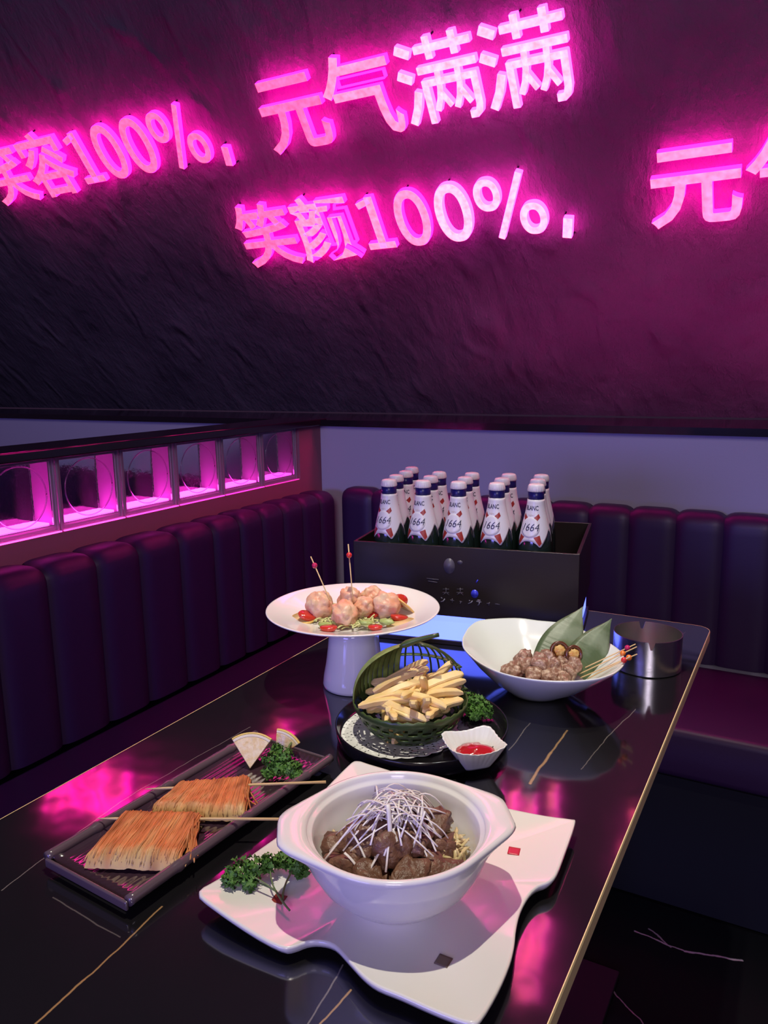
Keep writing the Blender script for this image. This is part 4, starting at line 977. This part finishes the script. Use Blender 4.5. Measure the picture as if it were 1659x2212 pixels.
def whelk(seed):
    bm = bmesh.new(); bmesh.ops.create_icosphere(bm, subdivisions=4, radius=1); off = Vector((seed*3.1, seed, seed*2))
    for v in bm.verts:
        d = v.co.normalized(); a = math.atan2(d.y, d.x); tw = .10*math.sin(2*a+5.5*d.z+seed); k_ = 1+tw+.12*noise.noise(d*2.8+off)+.05*noise.noise(d*7+off); tp = 1-.25*max(0, d.z)
        v.co = Vector((d.x*.0145*k_*tp, d.y*.0135*k_*tp, d.z*.0165*k_))
    me = mesh('whelk', bm); me.materials.append(M['whelk']); return me
wm = [whelk(i) for i in range(4)]; rnd = random.Random(17); kz = 300/1659
def wz(x, y, z): return at(1060+x*kz, 1360+y*kz, ZT+z)
obj_s = LA([(.058, .028), (.05, .0295), (.001, .030)], 40, cap0=False); o = tag(obj('brown_sauce', obj_s, M['whelksauce']), 'red brown sauce pooled in the bottom of the whelk bowl', 'sauce'); o.location = (WC.x, WC.y, ZT)
for (x, y, z, s_) in ((255, 490, .040, 1), (390, 350, .052, 1.0), (430, 430, .046, 1.05), (590, 420, .050, 1.15), (520, 540, .038, 1.0), (660, 350, .054, 1.05), (720, 545, .038, 1.05), (750, 450, .046, 1.1), (990, 425, .046, .95), (930, 510, .038, 1), (860, 610, .032, .9), (850, 400, .046, 1.0), (620, 500, .040, .9), (330, 440, .044, .85)):
    p_ = wz(x, y, z); o = obj('whelk', wm[rnd.randrange(4)], None, loc=(p_.x, p_.y, ZT+z), rot=(rnd.uniform(0, 6), rnd.uniform(0, 6), rnd.uniform(0, 6))); o.scale = (s_,)*3
    tag(o, 'glazed brown whelk heaped in the pale angular bowl', 'whelk', 'whelks in the angular bowl')
M['date'] = mat('dark_brown_skin', (.10, .028, .012), .2, spec=.6, coat=.3); M['datein'] = mat('amber_flesh', (.50, .24, .06), .3, var=((.62, .42, .14), 200, .4, .6))
for (x, y, z, r, nm) in ((820, 250, .066, .0150, 'the larger, at left'), (990, 290, .062, .0140, 'the smaller, at right')):
    p_ = wz(x, y, z); t_ = thing('cut_fruit', 'halved dark brown fruit with amber centre on the whelks, ' + nm, 'fruit', (p_.x, p_.y, ZT+z), 0, 'halved fruits on the whelks')
    t_.rotation_euler = (-(FWD)+Vector((.1 if x > 900 else -.1, 0, .15))).to_track_quat('Z', 'Y').to_euler()
    obj('skin', LA([(.002, -.007), (r*.8, -.006), (r, 0), (r*.96, .003), (r*.80, .0038), (r*.66, .0025), (r*.60, .0)], 32, cap0=True, cap1=True), M['date'], t_)
    bb = blob(int(x), (r*.60, r*.56, .0028), .3, 3.5); obj('centre', bb, M['datein'], t_, loc=(0, 0, .0016))
M['bleaf'] = mat('bamboo_leaf', (.085, .125, .055), .40, spec=.45, var=((.20, .25, .15), 14, .5, .62), bump=(6, .25, .003, (1, 40, 1)))
def leaf(label, base, tip, w_, bend, side):
    base, tip = Vector(base), Vector(tip); t_ = thing('bamboo_leaf', label, 'leaf', base, 0, 'bamboo leaves in the whelk bowl'); d = tip-base; ln = d.length; nrm = d.cross(side).normalized(); sd = nrm.cross(d).normalized()
    bm = bmesh.new(); rows_ = []
    for i in range(19):
        t = i/18; ww = w_*(math.sin(PI*min(1, t*.62+.30)))**.75*(1-t**3.2) if t < 1 else 0; ww = max(ww, .0004)
        c = d*t + nrm*bend*math.sin(PI*t)
        rows_.append([tuple(c+sd*ww*k_/4+nrm*(.006*(abs(k_)/4)**1.3*min(1, ww/w_)+.0007*math.sin(k_*3))) for k_ in range(-4, 5)])
    loft(bm, rows_, False); o = obj('blade', bm, M['bleaf'], t_); so = o.modifiers.new('solid', 'SOLIDIFY'); so.thickness = .0006
    return t_
b1 = wz(700, 420, .045); t1 = aty(1259, 1310, 1.205); leaf('tall bamboo leaf standing at the back of the whelk bowl, left one', b1, t1, .033, -.004, rgt)
b2 = wz(1010, 520, .036); t2 = aty(1321, 1336, 1.195); leaf('shorter bamboo leaf leaning right at the back of the whelk bowl', b2, t2, .030, -.003, rgt)
pk = [((1050, 490), (1142, 308), .86, 'bead_pink', 'topmost, with crimson bead'), ((1060, 530), (1150, 324), .76, 'bead_orange', 'second from top, with orange bead'), ((1060, 580), (1152, 368), .86, 'bead_orange', 'third from top, with orange bead'), ((1150, 590), (1110, 384), .86, 'bead_red', 'lowest, with red bead')]
for (ax, ay), (bx, by), bt, m_, nm in pk:
    a = wz(ax, ay, .037); b_ = at(960+bx/2.765, 1280+by/2.765, ZT+.086); pick('bead pick on the right rim of the whelk bowl, '+nm, a, b_, bt, M[m_], 'bead picks in the whelk bowl', br=.0044)

# ------------------------------------------------------------------ steel ashtray
AC = Vector((-.2195, 1.291, ZT)); ash = thing('steel_ashtray', 'round brushed steel ashtray with notched rim at the table corner', 'ashtray', AC)
bm = bmesh.new(); n = 96; R0_, h = .0555, .061
ntc = [math.radians(a) for a in (-73, 110)]
def hz(a): return h-.013 if any(abs((a-q_+PI) % (2*PI)-PI) < .055 for q_ in ntc) else h
def ring_(r, z=None, top=False): return [(r*math.cos(a), r*math.sin(a), (hz(a) if top else z)) for a in [2*PI*i/n for i in range(n)]]
loft(bm, [ring_(.001, .0004), ring_(R0_-.002, .0004), ring_(R0_, .002), ring_(R0_, .03), ring_(R0_, top=True), ring_(R0_-.0014, top=True), ring_(R0_-.0014, .03), ring_(R0_-.0014, .005), ring_(.001, .005)], True, True, True)
obj('cup', bm, M['steel'], ash, auto=35)
